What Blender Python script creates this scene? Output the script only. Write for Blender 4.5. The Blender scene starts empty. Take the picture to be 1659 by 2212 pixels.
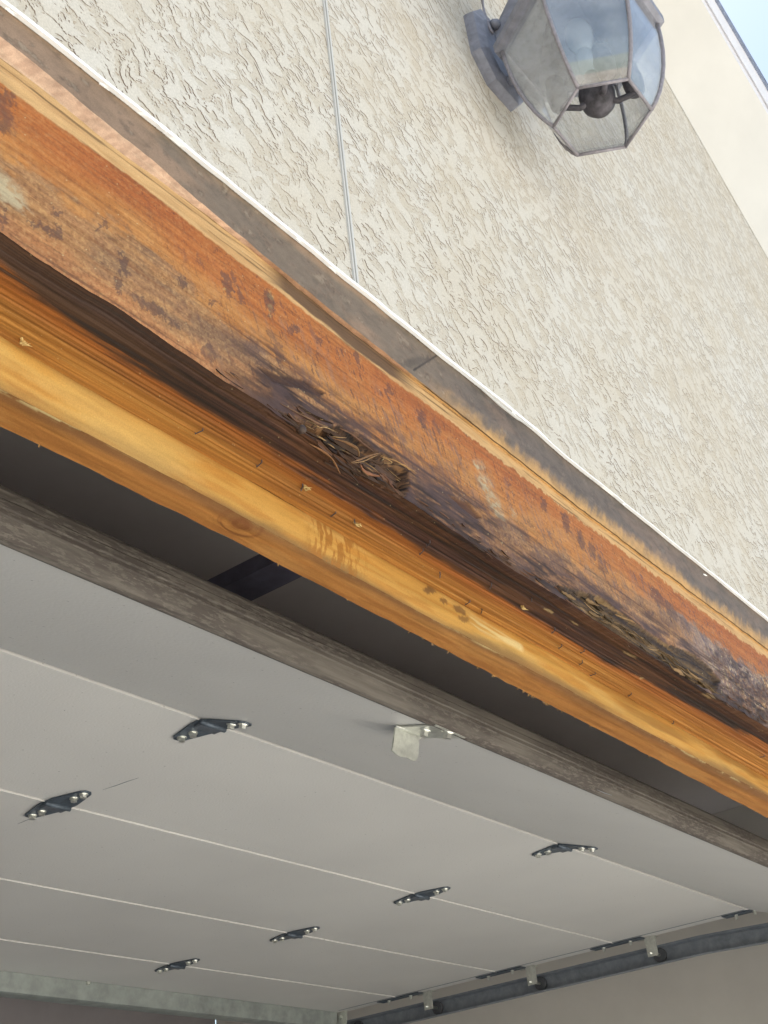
import bpy, math, random
import numpy as np
random.seed(4); rng = np.random.default_rng(7)
D = bpy.data; SC = bpy.context.scene; COL = SC.collection
# ------------------------------------------------------------------ camera
# the camera stands at the origin; x runs along the wall, y into the garage, z up
F = 2600.0
_a = np.array([3095-829.5, 2480-1106, F]); _x0 = np.array([700-829.5, -1106.0]); _d = np.array([68.0, 610.0])
_t = -(_a[0]*_x0[0]+_a[1]*_x0[1]+F*F)/(_a[0]*_d[0]+_a[1]*_d[1])
_z = np.array([_x0[0]+_t*_d[0], _x0[1]+_t*_d[1], F])
BX = _a/np.linalg.norm(_a); BZ = _z/np.linalg.norm(_z); BY = np.cross(BZ, BX)
def hit(px, py, axis, val):          # point of the photo (1659 wide) measured on a wall/board plane
    r = np.array([px-829.5, py-1106, F]); r = np.array([r@BX, r@BY, r@BZ])
    return r*val/r[axis]
from mathutils import Matrix, Vector
cam = D.objects.new('camera', D.cameras.new('camera')); COL.objects.link(cam); SC.camera = cam
cam.data.sensor_fit = 'VERTICAL'; cam.data.sensor_height = 36; cam.data.lens = F/2212*36
cam.data.clip_start = .02; cam.data.clip_end = 500
cam.matrix_world = Matrix(((BX[0], -BX[1], -BX[2], 0), (BY[0], -BY[1], -BY[2], 0), (BZ[0], -BZ[1], -BZ[2], 0), (0, 0, 0, 1)))
# ------------------------------------------------------------------ light
SUN_EL, SUN_AZ = 80, 12              # sun stands behind the house
w = D.worlds.new('World'); SC.world = w; w.use_nodes = True
nt = w.node_tree; sk = nt.nodes.new('ShaderNodeTexSky'); sk.sky_type = 'NISHITA'; sk.sun_disc = False
sk.sun_elevation = math.radians(SUN_EL); sk.sun_rotation = math.radians(SUN_AZ); sk.air_density = 1.0; sk.dust_density = 2.5; sk.ozone_density = .8
nt.nodes['Background'].inputs[1].default_value = .14
tint = nt.nodes.new('ShaderNodeMix'); tint.data_type = 'RGBA'; tint.blend_type = 'MULTIPLY'; tint.inputs[0].default_value = 1; tint.inputs[7].default_value = (1.02, 1.05, .95, 1)
nt.links.new(sk.outputs[0], tint.inputs[6]); nt.links.new(tint.outputs[2], nt.nodes['Background'].inputs[0])
sl = D.lights.new('sun', 'SUN'); sl.energy = 5; sl.angle = math.radians(.5); sl.color = (1, .95, .87)
so = D.objects.new('sun', sl); COL.objects.link(so); so.location = (0, 3, 12)
el, az = math.radians(SUN_EL), math.radians(SUN_AZ)
sd = Vector((math.sin(az)*math.cos(el), math.cos(az)*math.cos(el), math.sin(el)))
so.rotation_euler = sd.to_track_quat('Z', 'Y').to_euler()
SC.view_settings.view_transform = 'Standard'; SC.view_settings.look = 'None'; SC.view_settings.gamma = 1
SC.view_settings.exposure = 1.07
SC.cycles.max_bounces = 10; SC.cycles.diffuse_bounces = 6; SC.cycles.transparent_max_bounces = 24
# ------------------------------------------------------------------ helpers
def lin(c):
    c = np.asarray(c, float)/255; return np.where(c <= .04045, c/12.92, ((c+.055)/1.055)**2.4)
WL = {}
def tag(o, label=None, cat=None, group=None, kind=None):
    if label: o['label'] = label
    if cat: o['category'] = cat
    if group: o['group'] = group
    if kind: o['kind'] = kind
    return o
def link(o, parent, loc):
    COL.objects.link(o); loc = Vector(loc); WL[o.name] = loc.copy()
    if parent: o.parent = parent; o.location = loc-WL[parent.name]
    else: o.location = loc
    return o
def empty(name, loc, **k):
    o = D.objects.new(name, None); o.empty_display_size = .05; link(o, None, loc); return tag(o, **k)
def mobj(name, v, f, mat, parent=None, cols=None, smooth=False, loc=(0, 0, 0)):
    me = D.meshes.new(name); me.from_pydata([tuple(map(float, p)) for p in v], [], [tuple(map(int, q)) for q in f])
    me.materials.append(mat)
    if cols is not None:
        a = me.color_attributes.new('Col', 'FLOAT_COLOR', 'POINT')
        c = np.ones((len(v), 4)); c[:, :3] = cols; a.data.foreach_set('color', c.ravel())
    if smooth: me.polygons.foreach_set('use_smooth', [True]*len(me.polygons))
    me.update()
    return link(D.objects.new(name, me), parent, loc)
class MB:
    def __init__(s): s.v = []; s.f = []
    def add(s, v, f):
        n = len(s.v); s.v += [tuple(p) for p in v]; s.f += [tuple(i+n for i in q) for q in f]; return s
    def box(s, a, b):
        (x0, y0, z0), (x1, y1, z1) = a, b
        return s.add([(x0, y0, z0), (x1, y0, z0), (x1, y1, z0), (x0, y1, z0), (x0, y0, z1), (x1, y0, z1), (x1, y1, z1), (x0, y1, z1)],
                     [(0, 3, 2, 1), (4, 5, 6, 7), (0, 1, 5, 4), (1, 2, 6, 5), (2, 3, 7, 6), (3, 0, 4, 7)])
    def tube(s, pts, r, n=10, cap=True):
        pts = [Vector(p) for p in pts]; rr = r if hasattr(r, '__len__') else [r]*len(pts); vs = []; fs = []
        up = Vector((.13, .21, .97))
        for i, p in enumerate(pts):
            t = (pts[min(i+1, len(pts)-1)]-pts[max(i-1, 0)]).normalized()
            a = t.cross(up)
            if a.length < .2: a = t.cross(Vector((1, 0, 0)))
            a.normalize(); b = t.cross(a); up = b.cross(t) if False else up
            for k in range(n):
                q = 2*math.pi*k/n; vs.append(p+(a*math.cos(q)+b*math.sin(q))*rr[i])
        for i in range(len(pts)-1):
            for k in range(n):
                k2 = (k+1) % n; fs.append((i*n+k, i*n+k2, (i+1)*n+k2, (i+1)*n+k))
        if cap: fs += [tuple(range(n))[::-1], tuple(range((len(pts)-1)*n, len(pts)*n))]
        return s.add(vs, fs)
    def lathe(s, prof, c, axis=2, n=20):     # prof: (radius, height)
        vs = []; fs = []
        for r, h in prof:
            for k in range(n):
                q = 2*math.pi*k/n; a, b = r*math.cos(q), r*math.sin(q)
                vs.append({2: (c[0]+a, c[1]+b, c[2]+h), 1: (c[0]+a, c[1]+h, c[2]+b), 0: (c[0]+h, c[1]+a, c[2]+b)}[axis])
        for i in range(len(prof)-1):
            for k in range(n): fs.append((i*n+k, i*n+(k+1) % n, (i+1)*n+(k+1) % n, (i+1)*n+k))
        fs += [tuple(range(n))[::-1], tuple(range((len(prof)-1)*n, len(prof)*n))]
        return s.add(vs, fs)
    def prism(s, prof, x0, x1):              # closed (y,z) profile extruded along x
        n = len(prof); vs = [(x0, y, z) for y, z in prof]+[(x1, y, z) for y, z in prof]
        return s.add(vs, [(i, (i+1) % n, n+(i+1) % n, n+i) for i in range(n)]+[tuple(range(n))[::-1], tuple(range(n, 2*n))])
    def build(s, name, mat, parent=None, smooth=False, loc=(0, 0, 0), bevel=0, wl=False):
        v = s.v if not wl else [Vector(p)-Vector(loc) for p in s.v]
        o = mobj(name, v, s.f, mat, parent, smooth=smooth, loc=loc)
        if bevel:
            m = o.modifiers.new('bevel', 'BEVEL'); m.width = bevel; m.segments = 2; m.limit_method = 'ANGLE'
        return o
# noise on arrays
def _h(i, j, s):
    n = (i.astype(np.int64)*374761393 + j.astype(np.int64)*668265263 + s*974634777) & 0xffffffff
    n = ((n ^ (n >> 13))*1274126177) & 0xffffffff; return ((n ^ (n >> 16)) & 0xffff)/65535.0
def vn(x, y, s=0):
    i = np.floor(x); j = np.floor(y); fx = x-i; fy = y-j; fx = fx*fx*(3-2*fx); fy = fy*fy*(3-2*fy)
    a = _h(i, j, s); b = _h(i+1, j, s); c = _h(i, j+1, s); d = _h(i+1, j+1, s)
    return (a*(1-fx)+b*fx)*(1-fy)+(c*(1-fx)+d*fx)*fy
def fbm(x, y, s=0, o=4, g=.5):
    x = np.asarray(x, float); y = np.asarray(y, float)+0*x; x = x+0*y
    t = 0; a = 1; n = 0
    for k in range(o):
        t = t+a*vn(x*2**k+17.3*k, y*2**k+5.1*k, s+k); n += a; a *= g
    return t/n
def sm(a, b, x): t = np.clip((x-a)/(b-a), 0, 1); return t*t*(3-2*t)
def mix(c, d, m): return c*(1-m[..., None])+np.asarray(d)*m[..., None]
def seg(X, Z, pts):                   # distance to a polyline
    d = np.full(X.shape, 9.)
    for (x0, z0), (x1, z1) in zip(pts[:-1], pts[1:]):
        l = (x1-x0)**2+(z1-z0)**2+1e-12; t = np.clip(((X-x0)*(x1-x0)+(Z-z0)*(z1-z0))/l, 0, 1)
        d = np.minimum(d, np.hypot(X-x0-t*(x1-x0), Z-z0-t*(z1-z0)))
    return d
def inpoly(X, Z, pts):                # signed distance, negative inside
    ins = np.zeros(X.shape, bool); n = len(pts)
    for i in range(n):
        x0, z0 = pts[i]; x1, z1 = pts[(i+1) % n]
        if z0 == z1: continue
        c = ((z0 > Z) != (z1 > Z)) & (X < (x1-x0)*(Z-z0)/(z1-z0)+x0); ins ^= c
    d = seg(X, Z, list(pts)+[pts[0]]); return np.where(ins, -d, d)
def curve(pts, axis, val, out, amp=0, f=30, seed=0, keep=.35):   # measured edge -> function of x
    P = np.array([hit(p[0], p[1], axis, val) for p in pts]); P = P[np.argsort(P[:, 0])]
    xs, ys = P[:, 0], P[:, out]
    m = float(np.polyval(np.polyfit(xs, ys, 1), xs[-1])); m0 = float(ys[0])
    p2 = np.polyfit(xs, ys, 2); res = (ys-np.polyval(p2, xs))*keep
    def fn(x):
        x = np.asarray(x, float); xc = np.clip(x, xs[0], xs[-1]); y = np.polyval(p2, xc)+np.interp(x, xs, res)
        return y+amp*(fbm(x*f, x*0+seed, seed, 4)-.5)*2
    return fn
# ------------------------------------------------------------------ materials
def mat(name, base=(.5, .5, .5), rough=.6, metal=0, spec=.4):
    m = D.materials.new(name); m.use_nodes = True; b = m.node_tree.nodes['Principled BSDF']
    b.inputs['Base Color'].default_value = (*base, 1); b.inputs['Roughness'].default_value = rough
    b.inputs['Metallic'].default_value = metal; b.inputs['Specular IOR Level'].default_value = spec
    return m
class NT:
    def __init__(s, m): s.m = m; s.t = m.node_tree; s.b = s.t.nodes['Principled BSDF']
    def n(s, ty, **k):
        o = s.t.nodes.new('ShaderNode'+ty)
        for a, v in k.items():
            if a.startswith('i_'):
                key = a[2:]; key = int(key) if key.isdigit() else key.replace('_', ' ')
                o.inputs[key].default_value = v
            else: setattr(o, a, v)
        return o
    def l(s, a, b): s.t.links.new(a, b)
    def coord(s, rot=(0, 0, 0), scale=(1, 1, 1), loc=(0, 0, 0)):
        c = s.n('TexCoord'); m = s.n('Mapping'); m.inputs['Rotation'].default_value = rot; m.inputs['Scale'].default_value = scale
        m.inputs['Location'].default_value = loc; s.l(c.outputs['Object'], m.inputs[0]); return m.outputs[0]
    def noise(s, v, scale, detail=3, rough=.5, dist=0):
        o = s.n('TexNoise', i_Scale=scale, i_Detail=detail, i_Roughness=rough, i_Distortion=dist); s.l(v, o.inputs['Vector']); return o.outputs[0]
    def ramp(s, v, stops):
        o = s.n('ValToRGB'); s.l(v, o.inputs[0]); e = o.color_ramp.elements
        while len(e) < len(stops): e.new(.5)
        for k, (p, c) in enumerate(stops):
            e[k].position = p; e[k].color = (*c, 1) if hasattr(c, '__len__') else (c, c, c, 1)
        return o.outputs[0]
    def math(s, op, a, b=None, clamp=False):
        o = s.n('Math', operation=op, use_clamp=clamp)
        for k, q in enumerate((a, b)):
            if q is None: continue
            if isinstance(q, (int, float)): o.inputs[k].default_value = q
            else: s.l(q, o.inputs[k])
        return o.outputs[0]
    def mix(s, f, a, b, mode='MIX'):
        o = s.n('Mix', data_type='RGBA', blend_type=mode)
        for k, q in ((0, f), (6, a), (7, b)):
            if isinstance(q, (int, float)): o.inputs[k].default_value = q
            elif isinstance(q, tuple): o.inputs[k].default_value = (*q, 1)
            else: s.l(q, o.inputs[k])
        return o.outputs[2]
    def bump(s, h, strength, dist=.001):
        o = s.n('Bump', i_Strength=strength, i_Distance=dist); s.l(h, o.inputs['Height']); s.l(o.outputs[0], s.b.inputs['Normal']); return o
def noisy(name, base, var=.15, scale=(60, 60, 60), rough=.6, metal=0, bump=.2, bd=.0005, spec=.4, detail=4):
    m = mat(name, base, rough, metal, spec); q = NT(m); n = q.noise(q.coord(scale=scale), 1, detail, .6)
    b = np.array(base); c = q.ramp(n, [(.3, tuple(b*(1-var))), (.7, tuple(np.minimum(b*(1+var), 1)))])
    q.l(c, q.b.inputs['Base Color']); q.bump(n, bump, bd); return m
# painted wood: colour attribute (stains) x fine grain
def wood_mat(name, sx, sy, sz, rot=(0, 0, 0), var=.22, bump=.5, rough=.62, bd=.0008, spec=.25):
    m = mat(name, rough=rough, spec=spec); q = NT(m)
    a = q.n('Attribute', attribute_name='Col').outputs['Color']
    g = q.noise(q.coord(rot=rot, scale=(sx, sy, sz)), 1, 5, .62, .4)
    f = q.noise(q.coord(scale=(900, 900, 900)), 1, 2, .6)
    gr = q.ramp(g, [(.32, 1-var*1.3), (.5, 1.0), (.68, 1+var*.8)])
    c = q.mix(1, a, gr, 'MULTIPLY'); c = q.mix(1, c, q.ramp(f, [(.3, .88), (.7, 1.1)]), 'MULTIPLY')
    q.l(c, q.b.inputs['Base Color'])
    q.bump(q.math('ADD', g, q.math('MULTIPLY', f, .25)), bump, bd); return m
M_FACE = wood_mat('stained beam face', 30, 90, 260, rot=(0, math.radians(4), 0), var=.14, bump=.4)
M_UNDER = wood_mat('combed beam underside', 7, 560, 120, var=.26, bump=.7, bd=.0008)
M_JAMB = wood_mat('smooth yellow pine', 8, 90, 90, var=.12, bump=.25)
M_BOARD = wood_mat('grey weathered sheathing', 50, 50, 90, var=.18, bump=.6)
M_FIBRE = wood_mat('splintered wood fibre', 20, 200, 200, var=.25, bump=.6)
def stucco():
    m = mat('cream skip trowel stucco', rough=.9, spec=.15); q = NT(m)
    th = math.radians(-33)
    def S(off):
        c = q.n('TexCoord'); o = q.n('VectorMath', operation='ADD'); q.l(c.outputs['Object'], o.inputs[0]); o.inputs[1].default_value = off
        wob = q.n('TexNoise', i_Scale=13., i_Detail=2.); q.l(o.outputs[0], wob.inputs['Vector'])
        ws = q.n('VectorMath', operation='MULTIPLY_ADD'); q.l(wob.outputs['Color'], ws.inputs[0]); ws.inputs[1].default_value = (.05, 0, .05); q.l(o.outputs[0], ws.inputs[2])
        r = q.n('Mapping'); r.inputs['Rotation'].default_value = (0, th, 0); q.l(ws.outputs[0], r.inputs[0])
        r2 = q.n('Mapping'); r2.inputs['Scale'].default_value = (50, 66, 68); q.l(r.outputs[0], r2.inputs[0])
        return q.noise(r2.outputs[0], 1, 6, .66, .5)
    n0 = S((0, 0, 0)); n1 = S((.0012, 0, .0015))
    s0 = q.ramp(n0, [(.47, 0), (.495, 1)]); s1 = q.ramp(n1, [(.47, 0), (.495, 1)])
    cres = q.math('SUBTRACT', s1, s0, True)  # shade on one edge of each plateau, painted dark together with groove dirt
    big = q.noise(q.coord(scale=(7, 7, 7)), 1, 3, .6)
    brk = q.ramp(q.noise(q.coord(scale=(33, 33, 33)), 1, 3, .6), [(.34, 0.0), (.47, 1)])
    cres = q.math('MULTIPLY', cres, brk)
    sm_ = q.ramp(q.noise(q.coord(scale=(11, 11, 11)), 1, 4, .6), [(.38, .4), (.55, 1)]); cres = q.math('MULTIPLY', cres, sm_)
    fine = q.noise(q.coord(scale=(520, 520, 520)), 1, 3, .65)
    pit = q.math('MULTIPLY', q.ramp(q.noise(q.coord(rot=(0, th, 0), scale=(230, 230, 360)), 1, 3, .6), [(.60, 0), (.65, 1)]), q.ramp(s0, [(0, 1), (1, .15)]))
    base = q.mix(s0, tuple(lin((202, 195, 183))*.84), tuple(lin((212, 208, 200))*.85))
    base = q.mix(q.ramp(big, [(.38, .0), (.66, .42)]), base, tuple(lin((199, 187, 166))*.86))
    base = q.mix(1, base, q.ramp(fine, [(.3, .86), (.7, 1.1)]), 'MULTIPLY')
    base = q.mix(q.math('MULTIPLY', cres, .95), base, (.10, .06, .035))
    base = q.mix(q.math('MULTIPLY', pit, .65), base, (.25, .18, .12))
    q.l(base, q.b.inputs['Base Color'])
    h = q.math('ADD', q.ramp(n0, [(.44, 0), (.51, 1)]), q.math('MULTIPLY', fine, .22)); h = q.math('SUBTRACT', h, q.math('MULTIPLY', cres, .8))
    q.bump(h, .30, .0013); return m
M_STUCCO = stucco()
M_WHITE = noisy('white plaster bead', (.86, .86, .85), .06, (90, 90, 90), .6)
M_CREAM = noisy('cream painted trim', (.51, .508, .495), .04, (6, 6, 6), .65, bump=.05)
M_TRIMW = noisy('white painted fascia', (.62, .62, .66), .05, (20, 20, 20), .5, bump=.05)
M_TILE = noisy('grey blue roof edge', (.16, .19, .27), .2, (60, 60, 60), .7)
M_DOOR = None
def door_mat():
    m = mat('embossed greige steel door skin', (.5, .47, .43), .42, 0, .45); q = NT(m)
    n = q.noise(q.coord(scale=(210, 210, 210)), 1, 2, .5); f = q.noise(q.coord(scale=(2.5, 2.5, 2.5)), 1, 3, .5)
    c = q.ramp(f, [(.3, (.62, .605, .585)), (.7, (.68, .665, .64))])
    sp = q.ramp(q.noise(q.coord(scale=(140, 140, 140)), 1, 1, .5), [(.74, 1), (.79, .6)])
    q.l(q.mix(1, c, sp, 'MULTIPLY'), q.b.inputs['Base Color']); q.bump(n, .6, .0008); return m
M_DOOR = door_mat()
M_GALV = noisy('galvanised steel', (.33, .36, .345), .2, (25, 25, 25), .5, .35, bump=.1)
M_TRACK = noisy('dark galvanised track', (.25, .275, .31), .2, (40, 40, 40), .55, .35, bump=.1)
M_HINGE = noisy('blued zinc hinge', (.11, .135, .165), .3, (70, 70, 70), .5, .45, bump=.15)
M_BOLT = noisy('bright zinc bolt', (.72, .73, .68), .15, (200, 200, 200), .3, .85, bump=.1)
M_BRACKET = noisy('pale zinc bracket', (.60, .61, .56), .15, (90, 90, 90), .38, .6, bump=.3)
M_BRONZE = noisy('haze greyed lantern bronze', (.20, .205, .245), .2, (70, 70, 70), .55, .15, bump=.25)  # lens haze over dark bronze put into this bluish-grey base colour
M_BRONZE2 = noisy('dull brown lantern cames', (.24, .225, .25), .2, (200, 200, 200), .5, .2, bump=.2)
M_FINIAL = noisy('tarnished finial', (.07, .065, .075), .7, (60, 60, 60), .6, .2, bump=.3)
M_CEIL = noisy('garage ceiling board', (.6, .56, .56), .05, (4, 4, 4), .9)
M_BACK = noisy('dark unpainted back wall', (.32, .295, .30), .08, (5, 5, 5), .9)
M_SIDE = noisy('painted side wall board', (.66, .63, .58), .04, (5, 5, 5), .85)
M_RAIL = noisy('black opener rail', (.11, .105, .15), .2, (30, 30, 30), .5)
M_CONC = noisy('pale concrete', (.72, .69, .63), .12, (3, 3, 3), .9, bump=.3, bd=.002)
M_GROUND = noisy('dry tan soil', (.34, .30, .24), .25, (2, 2, 2), .95)
M_BLACK = noisy('black nylon roller', (.075, .08, .09), .2, (30, 30, 30), .5)
def rubber():
    m = mat('dusty rubber bottom seal', rough=.8, spec=.25); q = NT(m)
    g = q.noise(q.coord(scale=(9, 160, 160)), 1, 5, .65); p = q.noise(q.coord(scale=(55, 260, 260)), 1, 4, .7); b = q.noise(q.coord(scale=(4.5, 30, 30)), 1, 3, .6)
    c = q.ramp(g, [(.3, (.135, .12, .102)), (.7, (.215, .19, .163))])
    d = q.math('MULTIPLY', q.ramp(p, [(.42, 0), (.50, 1)]), q.ramp(b, [(.38, 0), (.54, 1)]))
    c = q.mix(q.math('MULTIPLY', d, .75), c, (.085, .070, .063)); q.l(c, q.b.inputs['Base Color']); q.bump(q.math('ADD', g, p), .5, .0008); return m
M_RUB = rubber()
def glass():
    m = D.materials.new('hazy lantern glass'); m.use_nodes = True; t = m.node_tree; t.nodes.clear()
    o = t.nodes.new('ShaderNodeOutputMaterial'); tr = t.nodes.new('ShaderNodeBsdfTransparent'); tr.inputs[0].default_value = (.985, .995, 1, 1)
    gl = t.nodes.new('ShaderNodeBsdfGlossy'); gl.inputs['Roughness'].default_value = .03; df = t.nodes.new('ShaderNodeBsdfDiffuse'); df.inputs[0].default_value = (.85, .9, .97, 1)
    fr = t.nodes.new('ShaderNodeLayerWeight'); fr.inputs[0].default_value = .5
    pw = t.nodes.new('ShaderNodeMath'); pw.operation = 'POWER'; pw.inputs[1].default_value = 4.5; t.links.new(fr.outputs['Facing'], pw.inputs[0])
    ad = t.nodes.new('ShaderNodeMath'); ad.operation = 'MULTIPLY_ADD'; ad.inputs[1].default_value = .85; ad.inputs[2].default_value = .14; t.links.new(pw.outputs[0], ad.inputs[0])
    tc = t.nodes.new('ShaderNodeTexCoord'); nz = t.nodes.new('ShaderNodeTexNoise'); nz.inputs['Scale'].default_value = 14; nz.inputs['Detail'].default_value = 4
    mr = t.nodes.new('ShaderNodeMapRange'); mr.inputs[1].default_value = .35; mr.inputs[2].default_value = .7; mr.inputs[3].default_value = .05; mr.inputs[4].default_value = .16
    m1 = t.nodes.new('ShaderNodeMixShader'); m2 = t.nodes.new('ShaderNodeMixShader')
    L = t.links.new; L(tc.outputs['Object'], nz.inputs['Vector']); L(nz.outputs[0], mr.inputs[0]); L(mr.outputs[0], m1.inputs[0]); L(tr.outputs[0], m1.inputs[1]); L(df.outputs[0], m1.inputs[2])
    L(ad.outputs[0], m2.inputs[0]); L(m1.outputs[0], m2.inputs[1]); L(gl.outputs[0], m2.inputs[2]); L(m2.outputs[0], o.inputs[0]); return m
M_GLASS = glass()
M_BULB = mat('frosted bulb', (.27, .30, .34), .2)
# ------------------------------------------------------------------ measured edges
YW, YB, YF = .510, .5125, .5165       # stucco face, sheathing strip, beam face
YC, ZU = .605, .604                 # back of beam underside, its height
PW = [(0,10),(100,80),(207,167),(340,270),(450,360),(565,455),(670,538),(710,575),(830,668),(952,771),(1008,811),(1083,867),(1154,928),(1210,982),(1333,1079),(1429,1156),(1534,1237),(1659,1340)]
PJ = [(0,85),(80,135),(210,250),(320,325),(370,375),(435,440),(530,520),(600,590),(710,670),(830,760),(905,823),(971,872),(1055,942),(1135,1003),(1247,1094),(1343,1161),(1458,1247),(1582,1343),(1659,1405)]
PC = [(0,125),(120,210),(220,300),(300,360),(370,405),(465,468),(560,548),(640,620),(740,705),(840,780),(905,828),(1000,900)]
PK = [(0,185),(75,245),(150,295),(210,340),(280,370),(350,430),(410,480),(490,540),(575,595),(650,655),(750,750),(830,815),(901,858),(980,914),(1041,970),(1135,1036),(1238,1122),(1343,1194),(1439,1256),(1534,1333),(1659,1424)]
PD = [(0,500),(120,590),(250,655),(380,750),(480,820),(549,858),(619,905),(694,956),(722,1003),(800,1035),(872,1074),(994,1158),(1112,1233),(1199,1280),(1343,1372),(1430,1430),(1534,1501),(1659,1573)]
PE1 = [(0,575),(100,660),(220,750),(310,810),(432,877),(516,924),(619,1003),(713,1055),(807,1116),(901,1172),(994,1228),(1112,1299),(1247,1381),(1343,1439),(1439,1491),(1534,1549),(1659,1616)]
PE2 = [(0,715),(120,800),(432,980),(526,1031),(633,1092),(760,1172),(854,1228),(948,1280),(1051,1340),(1103,1361),(1199,1412),(1295,1472),(1391,1522),(1487,1580),(1582,1640),(1659,1683)]
PFG = [(0,842),(70,873),(131,906),(211,948),(300,990),(398,1037),(516,1108),(586,1145),(713,1219),(821,1275),(901,1322),(960,1350),(1056,1398),(1170,1453),(1295,1525),(1439,1601),(1582,1678),(1659,1716)]
PG = [(0,925),(187,1009),(328,1080),(445,1136),(506,1164),(633,1234),(778,1309),(864,1352),(1080,1467),(1199,1530),(1295,1577),(1506,1687),(1659,1767)]
zW = curve(PW, 1, YW, 2, .0012, 25, 3); zJ = curve(PJ, 1, YB, 2, .0012, 60, 5, .25); zC = curve(PC, 1, YF-.001, 2, .001, 80, 6, .4)
zK = curve(PK, 1, YF, 2, .0014, 30, 17, .3); zD = curve(PD, 1, YF, 2, .0012, 60, 8)
yE1 = curve(PE1, 2, ZU, 1); yE2 = curve(PE2, 2, ZU, 1, .001, 20, 9); zFG = curve(PFG, 1, YC, 2, .001, 30, 10)
yG = curve(PG, 2, .564, 1, .0015, 40, 11, .6)
XS = np.concatenate([np.arange(-1.06, .24, .03), np.arange(.24, .9, .0010), np.arange(.9, 1.4, .0014), np.arange(1.4, 2.0, .0020), np.arange(2.0, 3.85, .03)])
def sheet(name, T, pos, colf, m, parent):
    X, Tm = np.meshgrid(XS, T, indexing='ij'); P = pos(X, Tm); C = colf(X, Tm, P)
    nx, nt_ = X.shape; idx = np.arange(nx*nt_).reshape(nx, nt_)
    f = np.stack([idx[:-1, :-1], idx[1:, :-1], idx[1:, 1:], idx[:-1, 1:]], -1).reshape(-1, 4)
    v = np.stack([P[0], P[1], P[2]], -1).reshape(-1, 3)
    me = D.meshes.new(name); me.vertices.add(len(v)); me.vertices.foreach_set('co', v.ravel().astype(np.float32))
    me.loops.add(f.size); me.loops.foreach_set('vertex_index', f.ravel().astype(np.int32)); me.polygons.add(len(f))
    me.polygons.foreach_set('loop_start', np.arange(0, f.size, 4, dtype=np.int32)); me.polygons.foreach_set('loop_total', np.full(len(f), 4, np.int32))
    me.update(calc_edges=True); me.materials.append(m); me.polygons.foreach_set('use_smooth', [True]*len(f))
    a = me.color_attributes.new('Col', 'FLOAT_COLOR', 'POINT'); c = np.ones((len(v), 4)); c[:, :3] = np.clip(C.reshape(-1, 3), .004, .95); a.data.foreach_set('color', c.ravel())
    return link(D.objects.new(name, me), parent, (0, 0, 0))
K = .78
def A(r, g, b):
    c = lin((r, g, b)); l = c@np.array([.3, .59, .11]); return (c*.97+l*.03)*K*np.array([1.0, 1.07, .88])
def G(r, g, b): return A(r, g, b)*np.array([1.06, 1.0, 1.12])   # greyer, dustier stuff
# ------------------------------------------------------------------ header beam
beam = empty('header_beam', (1.4, YF+.045, ZU), label='long water-stained orange timber beam over the garage opening, rotted dark along its lower edge', cat='beam')
def xz(pts, y=YF): return [tuple(hit(p[0], p[1], 1, y)[[0, 2]]) for p in pts]
def c8(x, y): return (604.8+x*.2083, 820.8+y*.2083)
def c6(x, y): return (1296+x*.2344, 1123+y*.2344)
ROT1 = xz([c8(-60,300), c8(400,470), c8(620,485), c8(850,590), c8(1000,735), c8(1200,820), c8(1330,930), c8(1345,1100), c8(1290,1230), c8(1050,1120), c8(850,1010), c8(620,900), c8(500,740), c8(380,620), c8(100,420)])
ROT2 = xz([(1199,1262), c6(0,700), c6(140,815), c6(300,930), c6(600,1135), c6(830,1215), c6(1000,1340), c6(1110,1480), c6(1050,1590), c6(700,1420), c6(300,1190), c6(0,960), (1210,1279)])
ROT3 = xz([(553,790), (600,810), (660,822), (705,850), (690,856), (640,838), (590,826)])
ROT4 = xz([(965,1068), (1010,1085), (1042,1118), (1030,1122), (995,1095)])
def rotmask(X, Z):
    wx = (fbm(X*120, Z*130, 31, 6, .75)-.5)*.008; wz = (fbm(X*100, Z*190, 41, 6, .75)-.5)*.007
    d1 = inpoly(X+wx, Z+wz, ROT1); d2 = inpoly(X+wx, Z+wz, ROT2); d3 = inpoly(X+wx*.6, Z+wz*.6, ROT3); d4 = inpoly(X+wx*.5, Z+wz*.5, ROT4)
    return d1, d2, d3, d4
def fibre(X, Z, s=50):    # long grain ridges running along the beam
    sk = Z+X*.03+(fbm(X*10, Z*20, s, 2)-.5)*.012
    return fbm(X*9, sk*260, s+1, 4, .6)
def face_pos(X, T):
    zb, zt = zD(X), .862; Z = zb+(zt-zb)*T
    d1, d2, d3, d4 = rotmask(X, Z)
    fb = fibre(X, Z)
    Y = YF+.0009*(fbm(X*14, Z*60, 2, 4)-.5)
    m1 = sm(.0012, -.0045, d1); m2 = sm(.0012, -.0045, d2); m3 = sm(.001, -.002, d3); m4 = sm(.001, -.002, d4)
    step = np.floor(fb*7)/7*.8+fb*.2
    Y = Y+m1*(.003+.018*step*sm(0, -.008, d1)+.003)+m2*(.002+.010*step)+m3*.003*step+m4*.002
    rough = sm(1.42, 1.6, X)*sm(zK(X)-.03, zK(X)-.07, Z)
    Y = Y+rough*(fbm(X*90, Z*160, 71, 4)-.5)*.006
    bite = m1*sm(.012, 0, Z-zb)*.004
    return X, Y, Z+bite
def strokes(X, Z, s, ang=62, fx=55, fz=420):   # short slanting dark flecks
    a = math.radians(ang); u = X*math.cos(a)-Z*math.sin(a); v = X*math.sin(a)+Z*math.cos(a)
    return fbm(u*fx*.9, v*fz*.5, s, 4, .55)
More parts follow.
